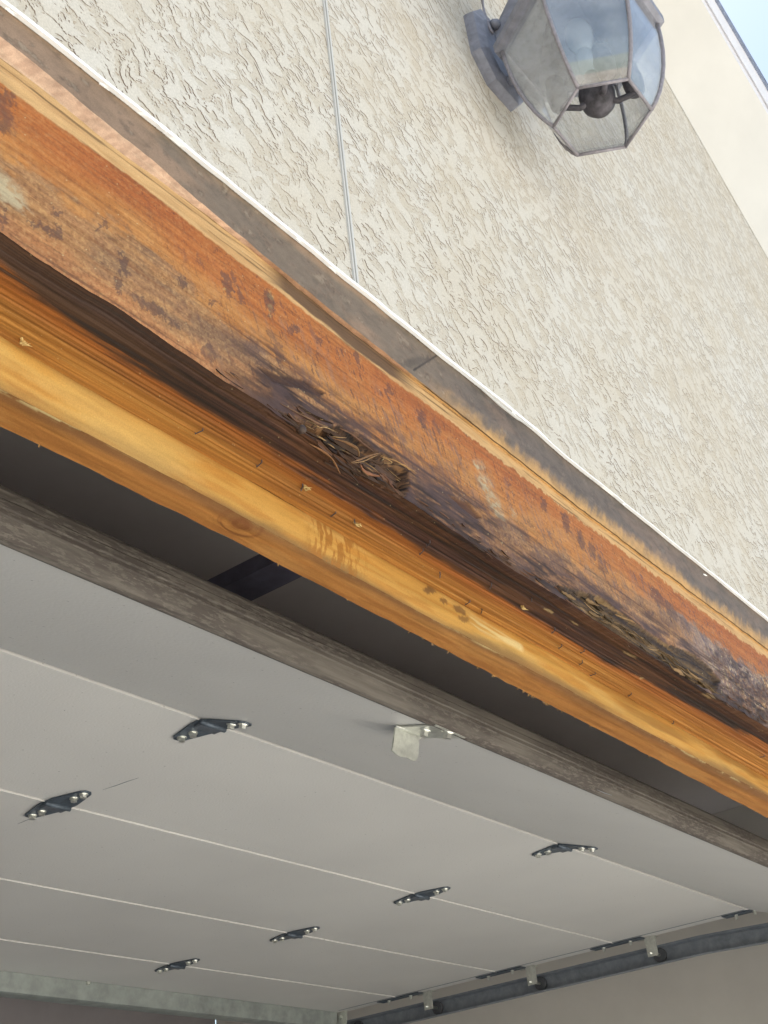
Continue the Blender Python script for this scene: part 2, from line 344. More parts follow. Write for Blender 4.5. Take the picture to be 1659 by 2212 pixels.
MARKS = [  # (px, py, radius along, radius across, angle, strength) of small dark bruises on the face
 (130,460,13,8,0,1),(105,498,14,7,20,.9),(122,500,12,15,0,1),(86,491,10,10,0,.9),(8,472,9,22,10,.9),(66,482,9,7,30,.7),(268,575,12,28,-20,1),(262,548,8,10,0,.8),(258,615,7,22,15,.8),(228,482,8,14,10,.8),(215,495,10,8,0,.7),
 (12,215,26,30,20,.55),(8,262,24,34,10,.6),(30,275,14,30,0,.45),(460,655,8,9,0,.9),(395,610,10,16,0,.7),(490,615,11,34,-15,.75),(520,640,8,26,-15,.6),(555,590,5,22,-12,.5),(505,600,6,26,-10,.5),(583,655,12,34,-12,.7),
 (635,710,16,10,10,.7),(690,735,8,8,0,.6),(770,770,6,22,-20,.8),(545,745,20,18,20,.45),(455,765,26,20,30,.55),(330,665,40,12,38,.7),(300,650,26,10,40,.55),(375,700,20,10,35,.6),(600,760,14,30,-10,.5),(560,800,18,14,20,.9),(572,812,12,10,0,.9),
 (840,845,6,16,-15,.6),(912,905,10,28,-18,.6),(940,925,12,26,-18,.5),(1008,935,7,12,-10,.6),(840,930,9,40,-8,.45),(815,915,7,36,-8,.4),(870,960,8,34,-8,.4),(1080,945,5,16,-15,.6),(1140,1010,8,20,-18,.7),(1165,1035,8,24,-18,.7),
 (1000,1105,16,18,30,.8),(1020,1125,18,14,30,.7),(990,1085,14,12,20,.7),(1105,1170,16,14,30,.5),(1160,1200,20,12,38,.95),(1180,1215,22,10,38,.9),(1175,1090,8,20,-15,.6),(1222,1128,9,26,-15,.7),(1255,1165,9,26,-15,.6),(1280,1190,8,24,-15,.6),
 (1402,1328,10,9,0,1),(1300,1220,10,30,-20,.5),(1420,1290,12,30,-30,.7),(1450,1320,10,30,-30,.6),(1480,1350,9,30,-30,.5),(1560,1420,26,24,20,.6),(1600,1480,30,26,20,.6),(1640,1500,22,30,10,.6),(1630,1552,14,14,30,.95),(430,560,8,22,-15,.45),(350,485,14,12,20,.3),(405,500,10,16,0,.3),(310,478,7,10,0,.35)]
def marks(X, Z, L, y=YF, s=90, wob=1.0):
    m = np.zeros(X.shape); wx = (fbm(X*260, Z*200, s, 5, .7)-.5)*.018*wob; wz = (fbm(X*260+9, Z*200, s+3, 5, .7)-.5)*.018*wob
    for px, py, a, b, ang, st in L:
        c = hit(px, py, 1, y); dd = np.linalg.norm(c)/2600*1.0
        q = hit(px+math.cos(math.radians(ang))*a, py+math.sin(math.radians(ang))*a, 1, y)-c
        r = hit(px-math.sin(math.radians(ang))*b, py+math.cos(math.radians(ang))*b, 1, y)-c
        Mx = np.array([[q[0], r[0]], [q[2], r[2]]]); I = np.linalg.inv(Mx)
        R = max(np.hypot(q[0], q[2]), np.hypot(r[0], r[2]))*1.6
        sel = (np.abs(X-c[0]) < R) & (np.abs(Z-c[2]) < R)
        if not sel.any(): continue
        dx = X[sel]+wx[sel]-c[0]; dz = Z[sel]+wz[sel]-c[2]
        u = I[0, 0]*dx+I[0, 1]*dz; v = I[1, 0]*dx+I[1, 1]*dz
        m[sel] = np.maximum(m[sel], st*sm(1.1, .7, np.hypot(u, v)))
    return m
def face_col(X, T, P):
    Z = P[2]; k = zK(X); zb = zD(X); h = (Z-zb)/(k-zb)
    n1 = fbm(X*11, Z*26, 1, 5); n2 = fbm(X*30, Z*90, 12, 5); n3 = fbm(X*160, Z*260, 22, 4); st = strokes(X, Z, 33)
    n4 = fbm(X*420, Z*420, 24, 3, .6); gl = fbm(X*6, Z*520+X*8, 26, 3)
    c = np.broadcast_to(A(187, 118, 62), X.shape+(3,)).copy()
    c = mix(c, A(200, 138, 84), sm(.48, .66, n2)*.55)
    c = mix(c, A(180, 98, 44), sm(.50, .80, h+(n1-.5)*.7)*sm(1.3, .95, h)*.8)
    c = mix(c, A(168, 86, 40), sm(.72, .98, h+(n2-.5)*.35)*sm(.46, .62, fbm(X*6, Z*8, 67, 3))*.6)
    c = mix(c, A(196, 132, 76), sm(.30, .52, h)*sm(.72, .52, h)*sm(.45, .62, fbm(X*8, Z*90, 68, 4))*.5)
    # mauve bruised lower zone with a fairly crisp upper limit that follows the grain
    lim = .40+.05*np.sin(X*5.2+.6)+.30*sm(1.05, 1.5, X)+.10*sm(.30, .36, X)*sm(.6, .5, X)
    q = h+(n1-.5)*.30+(n2-.5)*.22+(n3-.5)*.10
    pz = sm(lim+.06, lim-.06, q)
    c = mix(c, A(162, 118, 88), pz*.78)
    c = mix(c, A(134, 102, 86), pz*sm(.46, .66, fbm(X*16, Z*60, 69, 5))*.65)
    c = mix(c, A(176, 124, 90), pz*sm(.54, .68, fbm(X*26, Z*60, 66, 5))*.6)
    c = mix(c, A(188, 122, 82), sm(.20, .04, h+(n2-.5)*.25)*sm(1.0, .7, X)*.75)
    # dusty speckle, fine grain and pores everywhere
    c = mix(c, A(214, 166, 122), sm(.56, .70, n4)*(.16+.22*pz)); c = mix(c, A(96, 56, 40), sm(.42, .28, n4)*(.22+.2*pz))
    c = mix(c, A(116, 66, 34), sm(.52, .68, gl)*.22); c = mix(c, A(208, 146, 88), sm(.46, .34, gl)*.16)
    c = mix(c, A(122, 70, 38), sm(.62, .70, fbm(X*3, Z*190+X*4, 29, 5, .6))*.4)
    # thin dark outlines left by old growth
    ol = np.abs(fbm(X*70, Z*120, 81, 4)-.5); zone = sm(.52, .64, fbm(X*14, Z*22, 82, 3))
    c = mix(c, A(88, 50, 40), sm(.009, .002, ol)*zone*.65*sm(.34, .5, X))
    # slanting purple strokes, stronger to the right
    s1 = fbm((X*.42-Z*.91)*60, (X*.91+Z*.42)*330, 77, 4, .6); s2 = fbm((X*.34-Z*.94)*90, (X*.94+Z*.34)*520, 78, 3, .6); pat = sm(.44, .60, fbm(X*18, Z*34, 79, 3))
    c = mix(c, A(92, 66, 76), sm(.60, .68, s1)*pat*sm(.35, .8, X)*sm(1.0, .86, h)*(.45+.4*sm(.9, 1.4, X)))
    c = mix(c, A(80, 52, 54), sm(.66, .72, s2)*sm(.35, .7, X)*sm(1.0, .9, h)*.65)
    c = mix(c, A(146, 112, 104), sm(.52, .64, s1)*sm(.45, .7, X)*sm(.95, .7, h)*.35)
    c = mix(c, A(150, 128, 136), sm(1.22, 1.55, X)*pz*sm(.4, .62, n1)*.7)
    c = mix(c, A(84, 70, 92), sm(1.35, 1.6, X)*pz*sm(.50, .62, s1)*.8)
    c = mix(c, A(206, 180, 158), sm(1.40, 1.6, X)*pz*sm(.58, .68, fbm((X*.42-Z*.91)*110, (X*.91+Z*.42)*420, 83, 3))*.8)
    c = mix(c, A(60, 46, 58), sm(1.42, 1.6, X)*pz*sm(.60, .68, fbm(X*70, Z*120, 84, 4))*.8)
    # long hairline cracks along the grain
    hc = fbm(X*5, (Z+X*.02)*330, 44, 3); c = mix(c, A(84, 52, 42), sm(.74, .80, hc)*sm(.9, .4, h)*.6)
    # chalky patch
    for (px, py, r_) in ((1068,1090,.022), (1050,1045,.018), (1036,1005,.012), (1085,1120,.012), (1110,1110,.010), (0,395,.02), (25,412,.016), (45,430,.012)):
        q_ = hit(px, py, 1, YF); d = np.hypot(X-q_[0]+(n2-.5)*.02, Z-q_[2]+(n3-.5)*.02)
        c = mix(c, A(190, 168, 148), sm(r_, r_*.2, d)*(.25+.65*sm(.42, .56, n3)))
    for (px, py, r_) in ((585,640,.011), (487,615,.006), (585,665,.009), (1150,1078,.004)):
        q_ = hit(px, py, 1, YF); d = np.hypot((X-q_[0])*1.8+(n2-.5)*.02, Z-q_[2]+(n3-.5)*.02)
        c = mix(c, A(186, 150, 104), sm(r_, r_*.5, d)*sm(.45, .55, n3)*.8)
    m = marks(X, Z, MARKS); c = mix(c, A(82, 60, 64), np.clip(sm(.30, .62, m*(.55+.9*fbm((X*.5-Z*.87)*160, (X*.87+Z*.5)*420, 27, 4)))*(.45+.6*n4)*.8, 0, .66))
    # raw cream wood above the stain, feathered border
    fe = (fbm(X*240, Z*14, 61, 3)-.5)*(.0025+.012*sm(.75, 1.2, X))+(n1-.5)*.006
    cr = sm(-.0012, .0014, Z-k+fe)
    cream = mix(np.broadcast_to(G(208, 166, 116), X.shape+(3,)).copy(), G(190, 144, 94), sm(.45, .68, fbm(X*16, Z*240, 88, 5))*.6)
    cream = mix(cream, A(104, 72, 46), sm(.66, .74, fbm(X*7, Z*420, 89, 3))*.7)
    c = mix(c, cream, cr)
    # dark cleft between the cream wood and the sheathing in the middle of the length
    dk = sm(hit(560,560,1,YF)[0], hit(620,600,1,YF)[0], X)*sm(hit(905,830,1,YF)[0], hit(840,780,1,YF)[0], X)
    c = mix(c, A(80, 54, 44), dk*sm(.0015, .0045, Z-k+(n2-.5)*.008)*.85)
    # rot
    d1, d2, d3, d4 = rotmask(X, Z); fb = fibre(X, Z)
    xa = hit(430, 800, 1, YF)[0]; xb_ = hit(1110, 1232, 1, YF)[0]; xc = hit(1060, 1200, 1, YF)[0]
    en = np.clip(sm(xa, xa+.10, X)*sm(xb_+.03, xb_-.06, X)+sm(xc, xc+.1, X), 0, 1)
    e_ = h+(fbm(X*26, Z*120, 92, 5, .65)-.5)*1.0
    c = mix(c, A(104, 68, 52), en*sm(.46, .16, e_)*.7); c = mix(c, A(62, 42, 38), en*sm(.24, .04, e_)*.9)
    cr2 = fbm(X*9, (Z+X*.04)*300, 93, 4); c = mix(c, A(52, 34, 30), en*sm(.55, .64, cr2)*sm(.62, .25, h)*.85)
    c = mix(c, A(84, 62, 66), en*sm(.50, .60, fbm(X*24, Z*70+X*3, 94, 5, .6))*sm(.7, .3, h)*.6)
    rot = mix(np.broadcast_to(A(66, 43, 36), X.shape+(3,)).copy(), A(112, 78, 58), sm(.42, .72, fb))
    pl = np.floor(fb*7); fr_ = fb*7-pl; rot = mix(rot, A(132, 92, 70), _h(pl, pl*0, 3)*.5*np.ones(X.shape)); rot = mix(rot, A(28, 20, 20), sm(.22, .04, fr_)*.9); rot = mix(rot, A(38, 28, 28), sm(.46, .30, fb)); rot = mix(rot, A(150, 106, 76), sm(.66, .76, fbm(X*22, (Z+X*.05)*480, 57, 3))*.7)
    c = mix(c, A(74, 50, 52), sm(.008, .0, d1)*sm(.4, .6, n3)*.7)
    c = mix(c, rot, sm(.0008, -.0008, d1))
    rot2 = mix(np.broadcast_to(A(98, 74, 56), X.shape+(3,)).copy(), A(58, 42, 40), sm(.55, .38, fb)); rot2 = mix(rot2, A(140, 108, 78), sm(.58, .72, fb)*.8)
    c = mix(c, rot2, sm(.0008, -.0008, d2)); c = mix(c, A(66, 42, 38), sm(.001, -.001, d3)*.9); c = mix(c, A(88, 52, 34), sm(.001, -.001, d4)*.85)
    c = mix(c, A(228, 205, 170), (vn(X*900, Z*900, 5) > .985)*.55)
    return c
sheet('beam_face', np.concatenate([np.linspace(0, .78, 190), np.linspace(.79, 1, 12)]), face_pos, face_col, M_FACE, beam)
def und_pos(X, T):
    zb = zD(X); y2 = yE2(X); Y = YF+(y2-YF)*T; Z = zb+(ZU-zb)*sm(0, .35, T)
    g = fbm(X*4, Y*420, 14, 4); Z = Z+(g-.5)*.0022*sm(.02, .2, T)
    d1 = inpoly(X, np.full(X.shape, 0.)+zb+.0005, ROT1)
    k = sm(.012, -.004, d1)*sm(.35, 0, T); Z = Z+k*.006*fibre(X, Y*1.5, 20)
    Y = np.where(T < .001, Y+sm(.002, -.002, d1)*.006, Y)
    return X, Y, Z
def und_col(X, T, P):
    Y = P[1]; e = yE1(X)
    n1 = fbm(X*7, Y*60, 3, 4); n2 = fbm(X*5, Y*500, 13, 4); n3 = fbm(X*200, Y*400, 23, 3)
    c = mix(np.broadcast_to(A(186, 122, 58), X.shape+(3,)).copy(), A(156, 98, 46), sm(.40, .66, n2)*.6)
    c = mix(c, A(204, 146, 80), sm(.58, .74, fbm(X*4, Y*700, 43, 3))*.45)
    c = mix(c, A(160, 84, 34), sm(.030, .004, Y-e+(n1-.5)*.02)*.75)
    c = mix(c, A(134, 76, 42), sm(.52, .68, n1)*.4*sm(1.2, .6, X))
    d = sm(.005, -.004, Y-e+(n1-.5)*.026+(n2-.5)*.014+(fbm(X*40, Y*300, 53, 4)-.5)*.008)
    dk = mix(np.broadcast_to(A(78, 48, 42), X.shape+(3,)).copy(), A(50, 35, 34), sm(.4, .6, n2)); dk = mix(dk, A(108, 68, 52), sm(.64, .76, fbm(X*6, Y*600, 19, 3))*.65)
    dk = mix(dk, A(116, 72, 46), sm(.50, .66, fbm(X*5, Y*80, 55, 5, .6))*.55); dk = mix(dk, A(64, 50, 44), sm(.75, .45, X)*.5)
    c = mix(c, dk, d); c = mix(c, A(222, 200, 160), (vn(X*800, Y*800, 15) > .982)*.5)
    for (px, py, a) in ((1185,1318,.006), (1240,1345,.005), (1360,1412,.010), (1525,1495,.008), (1385,1465,.004)):
        q = hit(px, py, 2, ZU); c = mix(c, A(196, 160, 120), sm(a, a*.3, np.hypot((X-q[0])*.45, (Y-q[1])*2)+(n3-.5)*.008)*.7)
    return c
sheet('beam_underside', np.linspace(0, 1, 92), und_pos, und_col, M_UNDER, beam)
MB().box((-1.06, YF+.012, ZU+.012), (3.83, YC-.004, .87)).build('beam_core', noisy('beam core', (.08, .045, .03), .2), beam)
# splinters, peeling slivers and loose fibres in the rot
def fcol(me_obj, c): 
    a = me_obj.data.color_attributes.new('Col', 'FLOAT_COLOR', 'POINT'); n = len(me_obj.data.vertices); v = np.ones((n, 4)); v[:, :3] = c; a.data.foreach_set('color', v.ravel())
def sliver(px, off, wid, colr, name='splinter'):
    pts = [Vector(hit(p[0], p[1], 1, YF-o)) for p, o in zip(px, off)]
    # smooth
    q = []
    for i in range(len(pts)-1):
        for t in np.linspace(0, 1, 5)[:-1]:
            p0, p1, p2, p3 = pts[max(i-1, 0)], pts[i], pts[i+1], pts[min(i+2, len(pts)-1)]
            q.append(.5*((2*p1)+(-p0+p2)*t+(2*p0-5*p1+4*p2-p3)*t*t+(-p0+3*p1-3*p2+p3)*t**3))
    q.append(pts[-1]); n = len(q)
    m = MB(); m.tube(q, [wid*(.25+math.sin(math.pi*min(max(i/(n-1), .06), .94)))*.40*random.uniform(.75, 1.25) for i in range(n)], 5)
    o = m.build(name, M_FIBRE, beam, smooth=True); fcol(o, colr); return o
sliver([c8(535,585), c8(610,595), c8(690,600)], (.002, .005, .002), .0009, A(176, 136, 98))
sliver([c8(540,600), c8(660,640), c8(760,690), c8(815,740), c8(815,800)], (.002, .006, .010, .012, .008), .0021, A(138, 94, 66))
sliver([c8(640,625), c8(740,660), c8(810,715), c8(825,790)], (.004, .008, .013, .010), .0009, A(160, 118, 84))
sliver([c8(738,856), c8(840,822), c8(930,785), c8(1040,758)], (.012, .010, .006, .002), .0019, A(142, 100, 70))
sliver([c8(750,862), c8(860,845), c8(960,800), c8(1020,775)], (.014, .010, .006, .002), .0010, A(170, 128, 90))
sliver([c8(1030,770), c8(1110,810), c8(1200,838), c8(1290,890), c8(1380,940), c8(1420,970)], (.002, .004, .004, .005, .004, .001), .0014, A(168, 122, 84))
sliver([c8(1040,790), c8(1130,830), c8(1160,860), c8(1080,862)], (.001, .005, .006, .007), .0009, A(196, 152, 108))
sliver([c8(1180,870), c8(1290,880), c8(1340,930), c8(1410,935)], (.003, .006, .004, .001), .0008, A(186, 140, 96))
sliver([c8(835,880), c8(870,945), c8(960,985), c8(1060,1000)], (.006, .003, .001, 0), .0036, A(150, 96, 72))
sliver([c8(1040,965), c8(1120,1030), c8(1150,1090), c8(1240,1190)], (.001, .002, .002, 0), .0026, A(98, 62, 50))
sliver([c8(300,660), c8(430,730), c8(540,820), c8(625,975)], (-.002, 0, 0, -.002), .0022, A(140, 92, 60))
sliver([c8(0,240), c8(200,350), c8(400,450), c8(580,545)], (0, .001, .002, .001), .0014, A(126, 92, 76))
sliver([c8(400,500), c8(470,490), c8(600,545)], (.001, .003, .001), .0006, A(206, 166, 128))
sliver([c8(620,500), c8(740,560), c8(850,650), c8(970,740)], (.001, .002, .001, 0), .0022, A(112, 76, 62))
def shard(px, py, L, W, col, out=.0, tilt=0., yaw=0., name='wood_flake'):
    c = Vector(hit(px, py, 1, YF-out)); n = 7
    ax = Vector((math.cos(yaw), math.sin(tilt)*.25, -.05+math.sin(yaw))).normalized(); az = Vector((0, math.sin(tilt), math.cos(tilt)))
    top = [(L*(k/n-.5), W*.5*(.55+.45*math.sin(math.pi*(k+.5)/(n+1)))*random.uniform(.5, 1.25)) for k in range(n+1)]
    bot = [(L*(k/n-.5)+random.uniform(-.1, .1)*L/n, -W*.5*(.55+.45*math.sin(math.pi*(k+.5)/(n+1)))*random.uniform(.5, 1.25)) for k in range(n, -1, -1)]
    top[0] = (top[0][0]-L*random.uniform(0, .12), top[0][1]*.3); bot[0] = (bot[0][0]+L*random.uniform(0, .12), bot[0][1]*.3)
    pts = top+bot; bend = random.uniform(-.12, .12)
    a = [c+ax*u+az*w_+Vector((0, -bend*u*u/L*2, 0)) for u, w_ in pts]; b = [p+Vector((0, .0012, .0002)) for p in a]; n = len(pts)
    o = MB().add(a+b, [tuple(range(n)), tuple(range(2*n-1, n-1, -1))]+[(i, (i+1) % n, n+(i+1) % n, n+i) for i in range(n)]).build(name, M_FIBRE, beam)
    fcol(o, col); return o
def lower(px): return float(np.interp(px, [p[0] for p in PD], [p[1] for p in PD]))
R_ = random.Random(11); random.seed(12)
for _ in range(46):      # first rot pocket
    t = R_.random(); px = 610+t*270+R_.uniform(-12, 10); base = lower(px); py = base-R_.uniform(-4, 62)*(.35+.65*math.sin(math.pi*min(1, t+.15)))
    shard(px, py, R_.uniform(.012, .040), R_.uniform(.0015, .0055), A(*(np.array((98, 66, 52))*R_.uniform(.4, 1.15))), R_.uniform(-.010, .0015), R_.uniform(-.7, .7), R_.uniform(-.12, .05))
for _ in range(52):      # second rot pocket, paler and more fibrous
    t = R_.random(); px = 1225+t*320; base = lower(px); py = base-R_.uniform(-3, 46)*(.4+.6*math.sin(math.pi*min(1, t+.1)))
    shard(px, py, R_.uniform(.012, .045), R_.uniform(.0012, .0045), A(*(np.array((126, 96, 70))*R_.uniform(.45, 1.2))), R_.uniform(-.006, .002), R_.uniform(-.7, .7), R_.uniform(-.1, .08))
for _ in range(60):      # loose bits along the rest of the stained lower edge
    px = R_.choice([R_.uniform(470, 640), R_.uniform(880, 1240), R_.uniform(900, 1240), R_.uniform(1540, 1650)]); base = lower(px)
    shard(px, base-R_.uniform(-3, 24), R_.uniform(.008, .032), R_.uniform(.0008, .0026), A(*(np.array((92, 62, 50))*R_.uniform(.6, 1.3))), R_.uniform(-.001, .0012), R_.uniform(-.5, .5), R_.uniform(-.08, .05))
for _ in range(30):      # fine hair fibres
    if R_.random() < .5: t = R_.random(); px = 640+t*240; py = lower(px)-R_.uniform(5, 60)
    else: px = R_.uniform(1240, 1540); py = lower(px)-R_.uniform(5, 42)
    L = R_.uniform(8, 34); dy = R_.uniform(.2, .9)
    sliver([(px, py), (px+L*.5, py+L*.5*dy+R_.uniform(-3, 3)), (px+L, py+L*dy)], (R_.uniform(-.002, .001), R_.uniform(.001, .006), R_.uniform(-.002, .003)), R_.uniform(.0004, .0009), A(*(np.array((176, 136, 98))*R_.uniform(.6, 1.15))))
mm = MB(); mm.lathe([(.0008, -.004), (.0036, -.003), (.0042, 0), (.0034, .003), (.001, .004)], hit(*c8(220, 515), 1, YF+.001), 1, 10)
mm.build('nail_head', noisy('rusty nail', (.05, .03, .022), .4), beam, smooth=True)
# staples along the combed underside
for px, py, a in ((150,548,0),(310,492,0),(768,1128,50),(652,1052,60),(910,1190,70),(925,1172,40),(1060,1265,60),(1148,1295,50),(1210,1395,60),(1195,1360,50),(1258,1405,60),(1254,1430,55),(1280,1455,60),(1334,1528,55),(1420,1569,60),(1484,1605,60),(1575,1650,55),(1646,1632,60),(1100,1376,60),(1040,1320,60),(950,1240,60),(720,1110,60),(560,1000,60),(430,930,70),(288,960,60),(1010,1300,60),(1360,1500,60),(1450,1560,60),(1540,1620,60),(1610,1665,60)):
    q = Vector(hit(px, py, 2, ZU-.0005)); an = math.radians(a+random.uniform(-25, 25)); dx, dy = math.cos(an)*.0042, math.sin(an)*.0042
    if q.x > 1.9 or q.y < YF+.01: continue
    h = random.uniform(.0015, .004)
    MB().tube([(q.x-dx, q.y-dy, ZU+.002), (q.x-dx, q.y-dy, ZU-h), (q.x+dx, q.y+dy, ZU-h*random.uniform(.6, 1)), (q.x+dx, q.y+dy, ZU+.002)], .0006, 5).build('staple', M_FINIAL, beam)
# light torn slivers hanging from the underside edges
for px, py in ((45,735), (142,905), (770,1130), (655,1050), (1130,1310)):
    q = Vector(hit(px, py, 2, ZU-.001)); m = MB()
    for k in range(4):
        m.tube([q+Vector((random.uniform(-.003, .003), random.uniform(-.002, .002), .001)), q+Vector((random.uniform(-.003, .005), random.uniform(-.004, .001), -.003)), q+Vector((random.uniform(0, .008), random.uniform(-.005, 0), random.uniform(-.004, -.001)))], [.0012, .0009, .0002], 5)
    o = m.build('splinter', M_FIBRE, beam); fcol(o, A(214, 176, 124))
# ------------------------------------------------------------------ inner jamb board
jamb = empty('jamb_board', (1.4, YC+.02, .564), label='narrow honey-coloured pine board with frayed edge fixed behind the rotted beam, beside the dark gap', cat='board')
def jf_pos(X, T):
    z1 = zFG(X); y0 = yE2(X); Z = ZU+(z1-ZU)*T; Y = y0+(YC+.001-y0)*T-.0025*np.sin(T*math.pi)+.0007*(fbm(X*20, Z*90, 4, 3)-.5); return X, Y, Z
def jf_col(X, T, P):
    Z = P[2]; n1 = fbm(X*9, Z*50, 5, 5); n2 = fbm(X*16, Z*260, 15, 4); n3 = fbm(X*260, Z*90, 25, 4)
    c = mix(np.broadcast_to(A(208, 154, 84), X.shape+(3,)).copy(), A(190, 126, 58), sm(.42, .66, n2)*.6)
    c = mix(c, A(218, 174, 112), sm(.5, .68, n1)*.6)
    c = mix(c, A(126, 92, 62), sm(.70, 1.0, T+(n1-.5)*.55)*.8*(.5+.5*sm(.4, .6, fbm(X*4, Z*0, 6, 3))))
    x0 = hit(640, 1120, 1, YC)[0]; x1 = hit(760, 1180, 1, YC)[0]
    c = mix(c, A(164, 104, 44), sm(.48, .58, n3)*sm(x0, x0+.03, X)*sm(x1+.03, x1-.01, X)*.8)
    c = mix(c, A(120, 84, 60), marks(X, Z, [(925,1276,16,9,15,1),(955,1300,10,6,30,.9),(990,1318,16,9,30,.9),(1000,1338,14,7,0,.7)], YC, 190, .5)*.85)
    q0 = hit(1020, 1345, 1, YC); q1 = hit(1120, 1400, 1, YC)
    c = mix(c, A(232, 204, 160), sm(.012, .003, seg(X, Z, [(q0[0], q0[2]+.002), (q1[0], q1[2])])+(n1-.5)*.014)*sm(.44, .6, n2)*.9)
    c = mix(c, A(150, 106, 58), sm(1.1, 1.5, X)*sm(.46, .66, fbm(X*6, Z*60, 35, 4))*.6)
    c = mix(c, A(150, 96, 44), sm(.14, .0, T)*.5)
    return c
sheet('board_face', np.linspace(0, 1, 34), jf_pos, jf_col, M_JAMB, jamb)
def ju_pos(X, T):
    z0 = zFG(X); y1 = yG(X); Y = YC+.001+(y1-YC-.001)*T; Z = z0+(.564-z0)*sm(0, .5, T)-.0012*np.sin(np.clip(T*2.5, 0, 1)*math.pi)
    return X, Y, Z+.0006*(fbm(X*60, Y*200, 9, 3)-.5)
def ju_col(X, T, P):
    Y = P[1]; n1 = fbm(X*8, Y*60, 7, 5); n2 = fbm(X*12, Y*300, 17, 4); n3 = fbm(X*300, Y*300, 27, 3)
    c = mix(np.broadcast_to(A(190, 124, 66), X.shape+(3,)).copy(), A(166, 102, 52), sm(.42, .64, n2)*.6); c = mix(c, A(204, 142, 84), sm(.52, .7, n1)*.5)
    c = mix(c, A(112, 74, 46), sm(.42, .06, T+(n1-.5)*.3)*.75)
    c = mix(c, A(222, 198, 152), sm(.09, .0, T+(n1-.5)*.12)*sm(.46, .6, fbm(X*55, Y*500, 37, 4, .65))*(.15+.7*sm(.5, .62, fbm(X*9, Y*0, 8, 2)))*.75)
    q = hit(520, 1135, 2, .564); c = mix(c, A(124, 70, 36), sm(.022, .014, np.hypot((X-q[0])*.7, Y-q[1]))*sm(.35, .6, fbm((X-q[0])*20, np.hypot((X-q[0])*.6, Y-q[1])*300, 3, 3))*.8)
    return c
sheet('board_underside', np.linspace(0, 1, 34), ju_pos, ju_col, M_JAMB, jamb)
xs = np.arange(-1.06, 3.84, .02); zt = .87; yb = yG(xs)
v = [(x, y, .564) for x, y in zip(xs, yb)]+[(x, y, zt) for x, y in zip(xs, yb)]; n = len(xs)
mobj('board_back', v, [(i, i+1, n+i+1, n+i) for i in range(n-1)], noisy('board back', (.25, .15, .08), .2), jamb)
o = MB()
for k in range(34):   # frayed fibres along its lower edge
    px = random.choice([random.uniform(0, 1659), random.gauss(1085, 30), random.gauss(1180, 25)]); x = float(hit(px, np.interp(px, [p[0] for p in PG], [p[1] for p in PG]), 2, .564)[0]); y = float(yG(x))
    L = random.uniform(.0005, .0022); o.tube([(x, y-.0005, .5645), (x+random.uniform(-.002, .002), y+random.uniform(0, .002), .564-L), (x+random.uniform(-.003, .004), y+random.uniform(0, .003), .564-L*random.uniform(.6, 1.3))], [.0005, .0004, .0001], 4)
o = o.build('edge_fray', M_FIBRE, jamb); fcol(o, A(196, 146, 96)); tag(o, kind='stuff')
# ------------------------------------------------------------------ sheathing strip
shb = empty('sheathing_strip', (1.4, YB, .80), label='long weathered grey-brown sheathing strip exposed between the white plaster bead and the orange beam', cat='sheathing')
def sb_pos(X, T):
    z0 = zJ(X); Z = z0+(.868-z0)*T; return X, YB+.0006*(fbm(X*30, Z*60, 6, 4)-.5), Z
def sb_col(X, T, P):
    Z = P[2]; n1 = fbm(X*12, Z*40, 4, 5); n2 = fbm(X*70, Z*120, 14, 5); n3 = fbm(X*300, Z*300, 24, 3)
    c = mix(np.broadcast_to(G(146, 122, 106), X.shape+(3,)).copy(), G(116, 104, 95), sm(.42, .62, n1+.25*sm(.4, .6, X)-.1)*.8); c = mix(c, G(150, 124, 108), sm(.55, .7, n2)*.45)
    c = mix(c, G(78, 68, 62), sm(.62, .72, n2)*.5); c = mix(c, G(176, 160, 144), sm(.70, .76, n2)*.4)
    xr = hit(905, 825, 1, YB)[0]; k = sm(xr, xr+.14, X)
    fe = (fbm(X*130-Z*80, Z*45, 64, 5, .65)-.5)*.026+(n1-.5)*.018
    c = mix(c, G(214, 164, 100), k*sm(.028, -.004, Z-zJ(X)+fe)*.85)
    c = mix(c, G(92, 84, 86), k*sm(.010, .03, Z-zJ(X)+fe)*.5)
    
    a = hit(893, 800, 1, YB); b = hit(948, 765, 1, YB); d = seg(X, Z, [(a[0], a[2]), (b[0], b[2])])
    c = mix(c, G(58, 50, 46), sm(.0014, .0006, d)); c = mix(c, G(86, 76, 70), sm(.007, .001, seg(X, Z, [tuple(hit(855,790,1,YB)[[0,2]]), tuple(hit(925,775,1,YB)[[0,2]])])+(n2-.5)*.006)*.7)
    return c
sheet('strip_face', np.linspace(0, 1, 46), sb_pos, sb_col, M_BOARD, shb)
def tc_pos(X, T):
    z0 = zJ(X); xe = hit(905, 825, 1, YB)[0]; z1 = np.where(X < xe, np.minimum(zC(X), z0-.0003), z0-.0003)
    return X, YB+.0042*T, z0+(z1-z0)*T-.0008*np.sin(T*3.1)*(fbm(X*90, T*2, 3, 3))
def tc_col(X, T, P):
    n = fbm(X*260+T*3, T*1.2, 4, 4); n2 = fbm(X*14, T*4, 14, 4)
    c = mix(np.broadcast_to(G(206, 168, 144), X.shape+(3,)).copy(), G(176, 138, 116), sm(.4, .65, n)*.6); c = mix(c, G(216, 184, 160), sm(.55, .7, n2)*.5)
    x0 = hit(500, 500, 1, YB)[0]; c = mix(c, G(148, 104, 72), sm(x0, x0+.06, X)*.75)
    x1 = hit(905, 825, 1, YB)[0]; c = mix(c, G(204, 162, 108), sm(x1-.03, x1+.01, X)); c = mix(c, G(92, 66, 44), sm(x1-.02, x1+.02, X)*sm(.25, .12, np.abs(T-.2+(n2-.5)*.3)))
    return c
sheet('torn_edge', np.linspace(0, 1, 14), tc_pos, tc_col, M_BOARD, shb)
